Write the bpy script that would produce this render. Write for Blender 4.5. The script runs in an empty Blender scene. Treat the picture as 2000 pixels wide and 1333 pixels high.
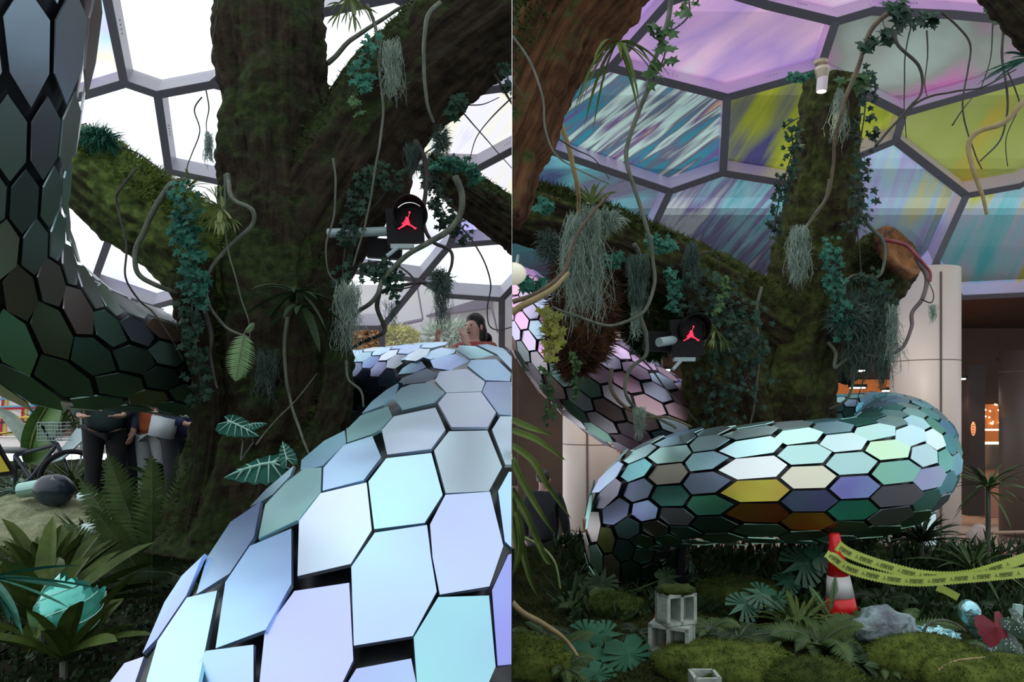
import bpy, bmesh, math, random
from mathutils import Vector, Matrix, noise, Quaternion
from mathutils.bvhtree import BVHTree

# ------------------------------------------------------------------ camera, world, exposure
SC = bpy.context.scene
COL = SC.collection
F, HZ, CH = 1400.0, 800.0, 2.5            # focal length in px, horizon row, camera height
cam = bpy.data.cameras.new('camera'); cam_o = bpy.data.objects.new('camera', cam); COL.objects.link(cam_o)
cam.lens = 36 * F / 2000; cam.sensor_width = 36; cam.shift_y = (HZ - 666.5) / 2000
cam.clip_start = .05; cam.clip_end = 300
cam_o.location = (0, 0, CH); cam_o.rotation_euler = (math.pi / 2, 0, 0)
SC.camera = cam_o
SC.view_settings.view_transform = 'Standard'; SC.view_settings.look = 'None'
SC.view_settings.gamma = 1; SC.view_settings.exposure = 0.12; SC.view_settings.use_curve_mapping = False
SC.cycles.max_bounces = 10; SC.cycles.transparent_max_bounces = 16

W = bpy.data.worlds.new('overcast_sky'); SC.world = W; W.use_nodes = True
nt = W.node_tree; N, L = nt.nodes, nt.links
bg = N['Background']
tc = N.new('ShaderNodeTexCoord'); sx = N.new('ShaderNodeSeparateXYZ'); L.new(tc.outputs['Generated'], sx.inputs[0])
def wm(op, a, b=None, clampit=False):
    n = N.new('ShaderNodeMath'); n.operation = op; n.use_clamp = clampit
    for i, q in enumerate((a, b)):
        if q is None: continue
        if isinstance(q, (int, float)): n.inputs[i].default_value = q
        else: L.new(q, n.inputs[i])
    return n.outputs[0]
zz = wm('MAXIMUM', sx.outputs[2], 0.0); yy = wm('MAXIMUM', sx.outputs[1], 0.0)
s1 = wm('ADD', wm('ADD', wm('MULTIPLY', zz, .48), wm('MULTIPLY', yy, .72)), wm('MULTIPLY', wm('MAXIMUM', wm('MULTIPLY', sx.outputs[0], -1), 0.0), .5))
L.new(wm('ADD', s1, .62), bg.inputs[1])
bg.inputs[0].default_value = (.90, .96, 1.0, 1)

def light(kind, loc, energy, col=(1, 1, 1), rot=(0, 0, 0), **kw):
    d = bpy.data.lights.new('lamp_light', kind); d.energy = energy; d.color = col
    for k, v in kw.items(): setattr(d, k, v)
    o = bpy.data.objects.new('lamp_light', d); COL.objects.link(o); o.location = loc; o.rotation_euler = rot
    return o

# ------------------------------------------------------------------ helpers
def P(px, py, Y): return Vector(((px - 1000) / F * Y, Y, CH + (HZ - py) / F * Y))
def pxm(n, Y): return n / F * Y                       # pixels to metres at distance Y
def rnd(a, b): return random.uniform(a, b)
SIDE = 0
MATS = {}
def nodes_mat(name):
    m = bpy.data.materials.new(name); m.use_nodes = True
    return m, m.node_tree, m.node_tree.nodes['Principled BSDF']
def mat(name, col, rough=.6, metal=0, col2=None, scale=6, bump=0, bscale=None, emit=None, es=1, stretch=None, spec=.5, sheen=0, detail=6, contrast=(.35, .65)):
    if name in MATS: return MATS[name]
    m, t, b = nodes_mat(name)
    b.inputs['Base Color'].default_value = (*col, 1); b.inputs['Roughness'].default_value = rough; b.inputs['Metallic'].default_value = metal
    b.inputs['Specular IOR Level'].default_value = spec
    tc = t.nodes.new('ShaderNodeTexCoord'); mp = t.nodes.new('ShaderNodeMapping'); t.links.new(tc.outputs['Object'], mp.inputs[0])
    if stretch: mp.inputs['Scale'].default_value = stretch
    if col2:
        nz = t.nodes.new('ShaderNodeTexNoise'); nz.inputs['Scale'].default_value = scale; nz.inputs['Detail'].default_value = detail; nz.inputs['Roughness'].default_value = .65
        t.links.new(mp.outputs[0], nz.inputs[0])
        cr = t.nodes.new('ShaderNodeValToRGB'); cr.color_ramp.elements[0].position = contrast[0]; cr.color_ramp.elements[1].position = contrast[1]
        cr.color_ramp.elements[0].color = (*col, 1); cr.color_ramp.elements[1].color = (*col2, 1)
        t.links.new(nz.outputs[0], cr.inputs[0]); t.links.new(cr.outputs[0], b.inputs['Base Color'])
    if bump:
        nb = t.nodes.new('ShaderNodeTexNoise'); nb.inputs['Scale'].default_value = bscale or scale * 3; nb.inputs['Detail'].default_value = 8
        t.links.new(mp.outputs[0], nb.inputs[0])
        bp = t.nodes.new('ShaderNodeBump'); bp.inputs['Strength'].default_value = bump; bp.inputs['Distance'].default_value = .03
        t.links.new(nb.outputs[0], bp.inputs['Height']); t.links.new(bp.outputs[0], b.inputs['Normal'])
    if emit:
        b.inputs['Emission Color'].default_value = (*emit, 1); b.inputs['Emission Strength'].default_value = es
    MATS[name] = m; return m

def bark_mat(name, bark, bark2, moss, moss2, amount=.5):
    """bark with moss growing on the faces that look up and in patches"""
    if name in MATS: return MATS[name]
    m, t, b = nodes_mat(name); n, l = t.nodes, t.links
    b.inputs['Roughness'].default_value = .9; b.inputs['Specular IOR Level'].default_value = .2
    tc = n.new('ShaderNodeTexCoord'); ge = n.new('ShaderNodeNewGeometry')
    at = n.new('ShaderNodeAttribute'); at.attribute_name = 'grain'
    nz = n.new('ShaderNodeTexNoise'); nz.inputs['Scale'].default_value = 5; nz.inputs['Detail'].default_value = 9; nz.inputs['Roughness'].default_value = .7
    l.new(at.outputs['Vector'], nz.inputs[0])
    cr = n.new('ShaderNodeValToRGB'); cr.color_ramp.elements[0].position = .36; cr.color_ramp.elements[1].position = .64
    cr.color_ramp.elements[0].color = (*bark, 1); cr.color_ramp.elements[1].color = (*bark2, 1); l.new(nz.outputs[0], cr.inputs[0])
    nm = n.new('ShaderNodeTexNoise'); nm.inputs['Scale'].default_value = 2.6; nm.inputs['Detail'].default_value = 8; nm.inputs['Roughness'].default_value = .7
    l.new(tc.outputs['Object'], nm.inputs[0])
    nc = n.new('ShaderNodeTexNoise'); nc.inputs['Scale'].default_value = 18; nc.inputs['Detail'].default_value = 8; l.new(tc.outputs['Object'], nc.inputs[0])
    mr = n.new('ShaderNodeValToRGB'); mr.color_ramp.elements[0].position = .35; mr.color_ramp.elements[1].position = .68
    mr.color_ramp.elements[0].color = (*moss, 1); mr.color_ramp.elements[1].color = (*moss2, 1); l.new(nc.outputs[0], mr.inputs[0])
    sp = n.new('ShaderNodeSeparateXYZ'); l.new(ge.outputs['Normal'], sp.inputs[0])
    a = n.new('ShaderNodeMath'); a.operation = 'MULTIPLY_ADD'; l.new(sp.outputs[2], a.inputs[0]); a.inputs[1].default_value = .28; l.new(nm.outputs[0], a.inputs[2])
    mx = n.new('ShaderNodeValToRGB'); e = mx.color_ramp.elements; e[0].position = 1.0 - amount - .06; e[1].position = 1.0 - amount + .1
    l.new(a.outputs[0], mx.inputs[0])
    mix = n.new('ShaderNodeMix'); mix.data_type = 'RGBA'; l.new(mx.outputs[0], mix.inputs[0]); l.new(cr.outputs[0], mix.inputs[6]); l.new(mr.outputs[0], mix.inputs[7])
    l.new(mix.outputs[2], b.inputs['Base Color'])
    bp = n.new('ShaderNodeBump'); bp.inputs['Strength'].default_value = 1; bp.inputs['Distance'].default_value = .05
    ad = n.new('ShaderNodeMath'); ad.operation = 'ADD'; l.new(nz.outputs[0], ad.inputs[0]); l.new(nc.outputs[0], ad.inputs[1])
    l.new(ad.outputs[0], bp.inputs['Height']); l.new(bp.outputs[0], b.inputs['Normal'])
    MATS[name] = m; return m

def scale_mat():
    m, t, b = nodes_mat('iridescent_steel'); n, l = t.nodes, t.links
    b.inputs['Metallic'].default_value = 1; b.inputs['Roughness'].default_value = .34
    at = n.new('ShaderNodeAttribute'); at.attribute_name = 'tint'
    tc = n.new('ShaderNodeTexCoord')
    nz = n.new('ShaderNodeTexNoise'); nz.inputs['Scale'].default_value = 2.3; nz.inputs['Detail'].default_value = 1.5; l.new(tc.outputs['Object'], nz.inputs[0])
    hs = n.new('ShaderNodeHueSaturation')
    mr = n.new('ShaderNodeMapRange'); mr.inputs[1].default_value = .3; mr.inputs[2].default_value = .7; mr.inputs[3].default_value = .465; mr.inputs[4].default_value = .535
    l.new(nz.outputs[0], mr.inputs[0]); l.new(mr.outputs[0], hs.inputs['Hue']); l.new(at.outputs['Color'], hs.inputs['Color']); l.new(hs.outputs[0], b.inputs['Base Color'])
    n2 = n.new('ShaderNodeTexNoise'); n2.inputs['Scale'].default_value = 1.7; l.new(tc.outputs['Object'], n2.inputs[0])
    bp = n.new('ShaderNodeBump'); bp.inputs['Strength'].default_value = .25; bp.inputs['Distance'].default_value = .05; l.new(n2.outputs[0], bp.inputs['Height']); l.new(bp.outputs[0], b.inputs['Normal'])
    MATS['scale'] = m; return m

class MB:
    def __init__(s): s.v = []; s.f = []; s.c = []; s.g = []
    def add(s, vs, fs, col=None, grain=None):
        k = len(s.v); s.v += [Vector(q) for q in vs]; s.f += [tuple(i + k for i in f) for f in fs]
        s.c += [col or (1, 1, 1)] * len(vs); s.g += grain or [(0, 0, 0)] * len(vs)
        return s
    def box(s, c, size, M=None, col=None):
        x, y, z = [q / 2 for q in size]; M = M or Matrix()
        vs = [Vector(c) + M @ Vector(q) for q in ((-x,-y,-z),(x,-y,-z),(x,y,-z),(-x,y,-z),(-x,-y,z),(x,-y,z),(x,y,z),(-x,y,z))]
        return s.add(vs, [(0,3,2,1),(4,5,6,7),(0,1,5,4),(1,2,6,5),(2,3,7,6),(3,0,4,7)], col)
    def tube(s, pts, r, n=8, cap=True, disp=None, col=None, grain=0.0):
        pts = [Vector(p) for p in pts]; k = len(pts)
        if not hasattr(r, '__len__'): r = [r] * k
        T = [(pts[min(i+1, k-1)] - pts[max(i-1, 0)]).normalized() for i in range(k)]
        ref = Vector((0, -1, 0)) if abs(T[0].y) < .8 else Vector((1, 0, 0))
        u = (ref - T[0] * ref.dot(T[0])).normalized(); vs = []; gr = []; d = 0
        for i in range(k):
            if i:
                u = (u - T[i] * u.dot(T[i])).normalized(); d += (pts[i] - pts[i-1]).length
            w = T[i].cross(u)
            for j in range(n):
                a = 2 * math.pi * j / n; q = u * math.cos(a) + w * math.sin(a); rr = r[i]
                if disp: rr += disp(a, d, r[i], pts[i] + q * r[i])
                vs.append(pts[i] + q * rr); gr.append((math.cos(a) * 1.5, math.sin(a) * 1.5, d * .35))
        fs = [(i*n+j, i*n+(j+1) % n, (i+1)*n+(j+1) % n, (i+1)*n+j) for i in range(k-1) for j in range(n)]
        if cap and n > 2: fs += [tuple(range(n-1, -1, -1)), tuple((k-1)*n+j for j in range(n))]
        return s.add(vs, fs, col, gr)
    def lathe(s, c, prof, n=24, M=None, col=None, cap=True):
        M = M or Matrix(); vs = []
        for r, z in prof:
            for j in range(n):
                a = 2 * math.pi * j / n; vs.append(Vector(c) + M @ Vector((r * math.cos(a), r * math.sin(a), z)))
        k = len(prof); fs = [(i*n+j, i*n+(j+1) % n, (i+1)*n+(j+1) % n, (i+1)*n+j) for i in range(k-1) for j in range(n)]
        if cap: fs += [tuple(range(n-1, -1, -1)), tuple((k-1)*n+j for j in range(n))]
        return s.add(vs, fs, col)
    def ball(s, c, r, n=12, col=None, disp=None):
        r = r if hasattr(r, '__len__') else (r, r, r); vs = []; k = n // 2 + 1
        for i in range(k):
            t = math.pi * i / (k - 1)
            for j in range(n):
                a = 2 * math.pi * j / n; q = Vector((math.sin(t) * math.cos(a), math.sin(t) * math.sin(a), math.cos(t)))
                e = 1 + (disp(q) if disp else 0); vs.append(Vector(c) + Vector((q.x * r[0], q.y * r[1], q.z * r[2])) * e)
        return s.add(vs, [((i+1)*n+j, (i+1)*n+(j+1) % n, i*n+(j+1) % n, i*n+j) for i in range(k-1) for j in range(n)], col)
    def slab(s, pts, nrm, t, col=None):
        """polygon with thickness t, front face at pts"""
        k = len(pts); nrm = Vector(nrm).normalized()
        a = [Vector(p) for p in pts]; b = [p - nrm * t for p in a]
        ng = Vector((0, 0, 0))
        for i in range(k): ng += a[i].cross(a[(i+1) % k])
        fs = [tuple(range(k)), tuple(range(2*k-1, k-1, -1))] + [(i, i+k, (i+1) % k + k, (i+1) % k) for i in range(k)]
        if ng.dot(nrm) < 0: fs = [tuple(reversed(f)) for f in fs]
        return s.add(a + b, fs, col)
    def build(s, name, m, parent=None, side=None, smooth=False, cap=False):
        side = SIDE if side is None else side
        if not s.v: return None
        me = bpy.data.meshes.new(name)
        org = parent_loc(parent) if parent else Vector((sum(p.x for p in s.v) / len(s.v), sum(p.y for p in s.v) / len(s.v), min(p.z for p in s.v)))
        me.from_pydata([p - org for p in s.v], [], s.f)
        ca = me.color_attributes.new('tint', 'FLOAT_COLOR', 'POINT')
        for i, c in enumerate(s.c): ca.data[i].color = (*c, 1)
        ga = me.attributes.new('grain', 'FLOAT_VECTOR', 'POINT')
        ga.data.foreach_set('vector', [x for g in s.g for x in g])
        if side and any(p.x * side < -1e-4 for p in s.v):
            bm = bmesh.new(); bm.from_mesh(me)
            r = bmesh.ops.bisect_plane(bm, geom=bm.verts[:] + bm.edges[:] + bm.faces[:], dist=1e-5, plane_co=Vector((0.0015 * side, 0, 0)) - org, plane_no=(side, 0, 0), clear_inner=True)
            if cap:
                ed = [e for e in r['geom_cut'] if isinstance(e, bmesh.types.BMEdge)]
                try: bmesh.ops.edgenet_fill(bm, edges=ed)
                except Exception: pass
            bm.to_mesh(me); bm.free()
            if not me.vertices: bpy.data.meshes.remove(me); return None
        if smooth:
            for p in me.polygons: p.use_smooth = True
        if m: me.materials.append(m)
        o = bpy.data.objects.new(name, me); COL.objects.link(o)
        if parent: o.parent = parent
        else: o.location = org
        return o
def parent_loc(o):
    v = Vector((0, 0, 0))
    while o: v += o.location; o = o.parent
    return v
def tag(o, label=None, cat=None, group=None, kind=None):
    if o is None: return None
    if label: o['label'] = label
    if cat: o['category'] = cat
    if group: o['group'] = group
    if kind: o['kind'] = kind
    return o
def thing(name, loc, label, cat, group=None, kind=None):
    o = bpy.data.objects.new(name, None); o.empty_display_size = .1; COL.objects.link(o); o.location = loc
    return tag(o, label, cat, group, kind)
def structure(o): 
    if o: o['kind'] = 'structure'
    return o
def cr(pts, seg=8):
    """Catmull-Rom through tuples of any length"""
    pts = [tuple(p) for p in pts]; q = [pts[0]] + pts + [pts[-1]]; out = []
    for i in range(1, len(q) - 2):
        for k in range(seg):
            t = k / seg; a, b, c, d = q[i-1], q[i], q[i+1], q[i+2]
            out.append(tuple(.5 * (2*b[j] + (c[j]-a[j])*t + (2*a[j]-5*b[j]+4*c[j]-d[j])*t*t + (3*b[j]-a[j]-3*c[j]+d[j])*t**3) for j in range(len(b))))
    out.append(pts[-1]); return out
def path(pxs, seg=8): return [P(*p[:3]) for p in cr(pxs, seg)]

# ------------------------------------------------------------------ materials
M_scale = scale_mat()
M_core = mat('black_core', (.008, .009, .012), .35, 0, spec=.6)
M_barkL = bark_mat('mossy_bark_dark', (.018, .014, .010), (.075, .055, .035), (.020, .032, .012), (.055, .085, .022), .50)
M_barkLb = bark_mat('mossy_branch', (.025, .028, .012), (.10, .12, .045), (.07, .115, .028), (.24, .34, .085), .64)
M_mossL = None
M_barkR = bark_mat('mossy_bark_olive', (.02, .015, .01), (.085, .06, .035), (.035, .045, .013), (.10, .12, .03), .55)
M_barkRed = bark_mat('red_brown_bark', (.05, .02, .01), (.22, .10, .045), (.03, .05, .012), (.09, .13, .03), .44)
M_mossA = mat('moss_green', (.016, .026, .007), .95, 0, (.06, .085, .02), 9, spec=.1)
M_mossB = mat('moss_bright', (.035, .05, .010), .95, 0, (.12, .155, .03), 9, spec=.1)
M_vine = mat('vine_grey_green', (.05, .06, .045), .7, 0, (.15, .17, .125), 14, bump=.4, stretch=(1, 1, .2))
M_vineD = mat('vine_dark', (.02, .018, .015), .7, 0, (.06, .055, .045), 14)
M_vineY = mat('vine_yellow', (.20, .14, .05), .6, 0, (.42, .33, .16), 5, contrast=(.3, .7))
M_vineR = mat('vine_red', (.16, .02, .03), .6, 0, (.30, .06, .07), 8)
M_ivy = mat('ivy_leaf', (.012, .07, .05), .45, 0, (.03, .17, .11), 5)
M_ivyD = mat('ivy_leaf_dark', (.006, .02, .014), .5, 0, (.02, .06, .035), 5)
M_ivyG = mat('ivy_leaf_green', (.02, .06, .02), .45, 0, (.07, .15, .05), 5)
M_sp = mat('hanging_moss', (.18, .25, .21), .95, 0, (.38, .47, .40), 8, spec=.1)
M_spD = mat('hanging_moss_dark', (.05, .08, .07), .95, 0, (.12, .18, .15), 8, spec=.1)
M_fern = mat('fern_leaf', (.035, .07, .02), .5, 0, (.09, .15, .045), 4)
M_fernD = mat('fern_leaf_dark', (.012, .03, .012), .5, 0, (.035, .07, .025), 4)
M_fernL = mat('fern_leaf_light', (.10, .22, .08), .5, 0, (.20, .36, .14), 4)
M_strap = mat('strap_leaf', (.035, .065, .012), .42, 0, (.12, .17, .04), 3)
M_strapL = mat('strap_leaf_light', (.10, .15, .04), .42, 0, (.22, .28, .10), 3)
M_mon = mat('monstera_leaf', (.015, .08, .045), .35, 0, (.04, .16, .09), 3)
M_alo = mat('alocasia_leaf', (.004, .05, .038), .35, 0, (.015, .12, .085), 5)
M_vein = mat('pale_vein', (.35, .62, .52), .5)
M_soil = mat('soil', (.010, .010, .007), .95, 0, (.035, .042, .018), 5, bump=.6, spec=.1)
M_alu = mat('painted_aluminium', (.50, .48, .55), .38, .25)
M_aluP = mat('lilac_aluminium', (.50, .40, .56), .34, .3)
M_black = mat('black_plastic', (.006, .006, .008), .5, spec=.2)
M_grey = mat('grey_paint', (.35, .45, .46), .4)
M_white = mat('white_paint', (.75, .75, .75), .5)

for m_ in (M_ivy, M_ivyD, M_ivyG, M_fern, M_fernD, M_strap, M_mon, M_alo):
    b_ = m_.node_tree.nodes['Principled BSDF']; b_.inputs['Specular IOR Level'].default_value = .22; b_.inputs['Roughness'].default_value = .55
# ------------------------------------------------------------------ ground
def fbm(x, y, s=1.0, z=0.0): return noise.fractal(Vector((x * s, y * s, z)), 1.0, 2.0, 5)
def zL(x, y): return 1.18 + .13 * max(0, y - 6) + .07 * fbm(x, y, 1.1) + .03 * fbm(x, y, 4)
def zR(x, y):
    z = 1.0 + .10 * fbm(x, y, .9, 3) + .035 * fbm(x, y, 4, 3)
    return z
def grid(name, x0, x1, y0, y1, nx, ny, zf, m, side):
    mb = MB(); vs = [(x0 + (x1-x0)*i/nx, y0 + (y1-y0)*j/ny, 0) for j in range(ny+1) for i in range(nx+1)]
    vs = [(x, y, zf(x, y)) for x, y, _ in vs]
    mb.add(vs, [(j*(nx+1)+i, j*(nx+1)+i+1, (j+1)*(nx+1)+i+1, (j+1)*(nx+1)+i) for j in range(ny) for i in range(nx)])
    return mb.build(name, m, None, side, smooth=True)
M_gr = mat('mossy_ground', (.010, .013, .005), .95, 0, (.045, .05, .014), 2.2, bump=.8, bscale=30, spec=.1)
SIDE = -1
structure(grid('floor_planting_bed', -9, 0, 1.6, 10.5, 150, 140, zL, M_soil, -1))
structure(MB().box((-15, 26, 1.9), (30, 31, .1)).build('floor_paving', mat('pale_paving', (.55, .50, .48), .8, 0, (.62, .58, .55), 3), None, -1))
structure(MB().box((-15, -14.2, 1.0), (30, 31.8, .1)).build('floor_paving_rear', mat('grey_paving', (.46, .47, .48), .8), None, -1))
SIDE = 1
structure(grid('floor_mossy_bed', 0, 7, 2.2, 8.3, 120, 110, lambda x, y: zR(x, y) - max(0, (y - 7.6)) * 1.6 - max(0, (6.6 - abs(x) * 9 - (8.6 - y) * .9)) * 0, M_gr, 1))
structure(MB().box((12, 20, -.05), (24, 24, .1)).build('floor_hall', mat('tan_tiles', (.42, .33, .27), .55, 0, (.5, .4, .33), 1.5), None, 1))
structure(MB().box((15, -14.2, .8), (30, 33, .1)).build('floor_rear', mat('grey_paving', (.46, .47, .48), .8), None, 1))

# ------------------------------------------------------------------ tree trunks and branches
def bark_disp(seed, amp, knots=1.0):
    def d(a, t, r, p):
        c, s = math.cos(a), math.sin(a)
        v = noise.fractal(Vector((c * 3.2 * knots + seed, s * 3.2 * knots, t * .55)), .8, 2.1, 5) * .10
        w = abs(noise.noise(Vector((c * 6 + seed, s * 6, t * .8)))) * -.10
        x = noise.fractal(p * 1.8 + Vector((seed, 0, 0)), .8, 2, 4) * .12
        y = noise.noise(p * 14) * .018 + noise.noise(p * 30) * .010
        return r * (v + w + x) * amp + y * amp
    return d
def limb(mb, ctrl, seed=0, amp=1.0, n=88, seg=18):
    """ctrl: (px, py, Y, radius px)"""
    q = cr(ctrl, seg)
    mb.tube([P(*p[:3]) for p in q], [pxm(p[3], p[2]) for p in q], n, disp=bark_disp(seed, amp), grain=1)
    return q
def fuzz(q, n, m, parent, up=.1, ln=.05, w=.006, name='moss_tufts', spread=1.0):
    """short moss blades on the upper side of a limb"""
    mb = MB()
    for _ in range(n):
        i = random.randrange(len(q) - 1); p = P(*q[i][:3]); p2 = P(*q[i+1][:3]); r = pxm(q[i][3], q[i][2]); t = (p2 - p)
        T = t.normalized(); d = Vector((rnd(-1, 1), rnd(-1, .4), rnd(up - .6, 1))); d -= T * d.dot(T)
        if d.length < .1: continue
        d.normalize()
        if d.z < up: continue
        b = p + t * random.random() + d * r * rnd(.93, 1.0)
        l = ln * rnd(.5, 1.5); k = Vector((rnd(-1, 1), rnd(-1, 1), rnd(-1, .6))) * .8
        tip = b + (d + k).normalized() * l; sd = (tip - b).cross(Vector((rnd(-1, 1), rnd(-1, 1), rnd(-1, 1)))).normalized() * w
        mb.add([b - sd, b + sd, tip], [(0, 1, 2)])
    o = mb.build(name, m, parent)
    if o: o['kind'] = 'stuff'
    return o
def tree(name, label, limbs, m, fz=None, seed=0):
    t = thing(name, P(*limbs[0][0][0][:3]) * 1.0, label, 'tree')
    for nm, (ctrl, amp, mm, fzn) in zip([l[1] for l in limbs], [(l[0], l[2], l[3], l[4]) for l in limbs]):
        mb = MB(); q = limb(mb, ctrl, seed, amp); seed += 3.7
        mb.build(nm, mm, t, smooth=True, cap=True)
        if fzn: fuzz(q, fzn, mat('moss_lime', (.07, .11, .025), .95, 0, (.24, .34, .08), 9, spec=.1) if mm is M_barkLb else M_mossA, t)
    return t

SIDE = -1
treeL = tree('mossy_tree', 'huge dark mossy tree trunk with forking boughs wrapped by the scaled serpent coils', [
    ([(455, 1100, 5.3, 150), (480, 980, 5.4, 122), (510, 860, 5.5, 125), (540, 760, 5.5, 128), (545, 640, 5.5, 122), (543, 520, 5.55, 122), (540, 400, 5.6, 108), (535, 250, 5.6, 103), (532, 100, 5.6, 103), (535, -80, 5.6, 106)], 'trunk', 1.3, M_barkL, 2500),
    ([(560, 520, 5.7, 112), (650, 370, 5.65, 112), (745, 225, 5.6, 100), (850, 115, 5.5, 102), (960, 30, 5.4, 106), (1080, -50, 5.3, 110)], 'bough', 1.2, M_barkL, 3500),
    ([(150, 322, 5.0, 62), (165, 330, 5.0, 78), (250, 395, 5.1, 84), (330, 450, 5.2, 86), (420, 520, 5.35, 92), (500, 590, 5.5, 90)], 'bough', 1.0, M_barkLb, 9000),
    ([(390, 500, 5.0, 28), (378, 560, 5.0, 40), (385, 640, 5.05, 34), (410, 760, 5.1, 30), (400, 900, 5.1, 30), (370, 1060, 5.0, 40)], 'buttress_root', 1.2, M_barkL, 800),
    ([(640, 560, 5.2, 20), (660, 680, 5.15, 26), (650, 800, 5.1, 34), (600, 930, 5.0, 50), (560, 1060, 4.9, 70)], 'buttress_root', 1.2, M_barkL, 800)], M_barkL)
t = thing('broken_bough', P(930, 380, 7.5), 'thick mossy bough at the right edge of the bright dome view, behind the black lamp', 'branch')
mb = MB(); q = limb(mb, [(835, 322, 7.2, 24), (870, 345, 7.2, 34), (920, 385, 7.2, 42), (1000, 440, 7.2, 50), (1060, 480, 7.2, 54)], 31, 1.1); mb.build('bough', M_barkL, t, smooth=True, cap=True); fuzz(q, 2000, M_mossA, t)

SIDE = 1
treeR = tree('leaning_tree', 'sawn-off leaning mossy trunk rising behind the turquoise scaled coil', [
    ([(1480, 1010, 6.9, 112), (1500, 900, 6.9, 108), (1530, 780, 6.8, 100), (1565, 640, 6.7, 80), (1590, 500, 6.6, 72), (1606, 380, 6.5, 68), (1618, 260, 6.4, 60), (1628, 155, 6.35, 52)], 'trunk', 1.3, M_barkR, 3000),
    ([(1560, 700, 6.9, 100), (1470, 630, 6.7, 82), (1380, 570, 6.5, 72), (1280, 510, 6.3, 62), (1160, 455, 6.1, 60), (1060, 425, 6.0, 62), (940, 400, 5.9, 66)], 'bough', 1.1, M_barkR, 8000),
    ([(1450, 900, 6.9, 100), (1440, 780, 6.75, 96), (1420, 680, 6.65, 86), (1390, 600, 6.6, 60)], 'trunk_burl', 1.3, M_barkR, 1500),
    ([(1600, 720, 6.9, 60), (1650, 640, 6.9, 58), (1700, 560, 6.9, 60), (1725, 515, 6.9, 62), (1745, 478, 6.9, 46)], 'stub_bough', 1.3, M_barkR, 2500)], M_barkR, seed=50)
mb = MB(); c = P(1742, 500, 6.4)
mb.lathe(c, [(.02, .0), (.14, .02), (.20, .06), (.24, .10), (.26, .09), (.27, .02)], 26, Matrix.Rotation(math.radians(62), 4, 'X') @ Matrix.Rotation(.5, 4, 'Y'))
mb.build('hollow_heartwood', mat('orange_heartwood', (.06, .025, .012), .9, 0, (.30, .12, .035), 7, bump=.6), treeR, smooth=True)
t = thing('root_mass', P(1150, 850, 5.9), 'shaggy red-brown hanging root ball below the horizontal mossy bough', 'root')
mb = MB(); q = limb(mb, [(1150, 470, 6.3, 60), (1140, 560, 6.3, 58), (1135, 640, 6.3, 62), (1130, 700, 6.3, 40), (1140, 730, 6.3, 12)], 77, 2.0); mb.build('root', M_barkRed, t, smooth=True); fuzz(q, 4000, mat('brown_fibre', (.05, .02, .01), .9, 0, (.16, .07, .03), 9), t, up=-1, ln=.12, name='root_fibres')
t = thing('root_mass', P(1280, 800, 5.9), 'dark green leafy root mass hanging left of the red lit lamp', 'root')
mb = MB(); q = limb(mb, [(1290, 520, 6.6, 60), (1265, 590, 6.6, 62), (1270, 640, 6.6, 44), (1290, 680, 6.7, 20)], 87, 1.8); mb.build('root', M_barkR, t, smooth=True); fuzz(q, 4000, M_fernD, t, up=-1, ln=.10, w=.012, name='root_fibres')
t = thing('near_bough', P(1090, 100, 3.6), 'rust-brown mossy bough crossing the top corner close overhead', 'branch')
mb = MB(); q = limb(mb, [(930, 420, 3.4, 90), (985, 260, 3.5, 98), (1045, 120, 3.55, 104), (1110, 10, 3.6, 110), (1200, -120, 3.6, 120)], 91, 1.2); mb.build('bough', M_barkRed, t, smooth=True, cap=True); fuzz(q, 5000, M_mossA, t)
t = thing('corner_bough', P(1990, -10, 4.5), 'bright mossy bough cutting the upper right corner', 'branch')
mb = MB(); q = limb(mb, [(1925, -60, 4.4, 34), (1975, 0, 4.4, 40), (2060, 90, 4.4, 44)], 95, 1.1); mb.build('bough', M_barkR, t, smooth=True); fuzz(q, 1500, M_mossB, t)

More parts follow.
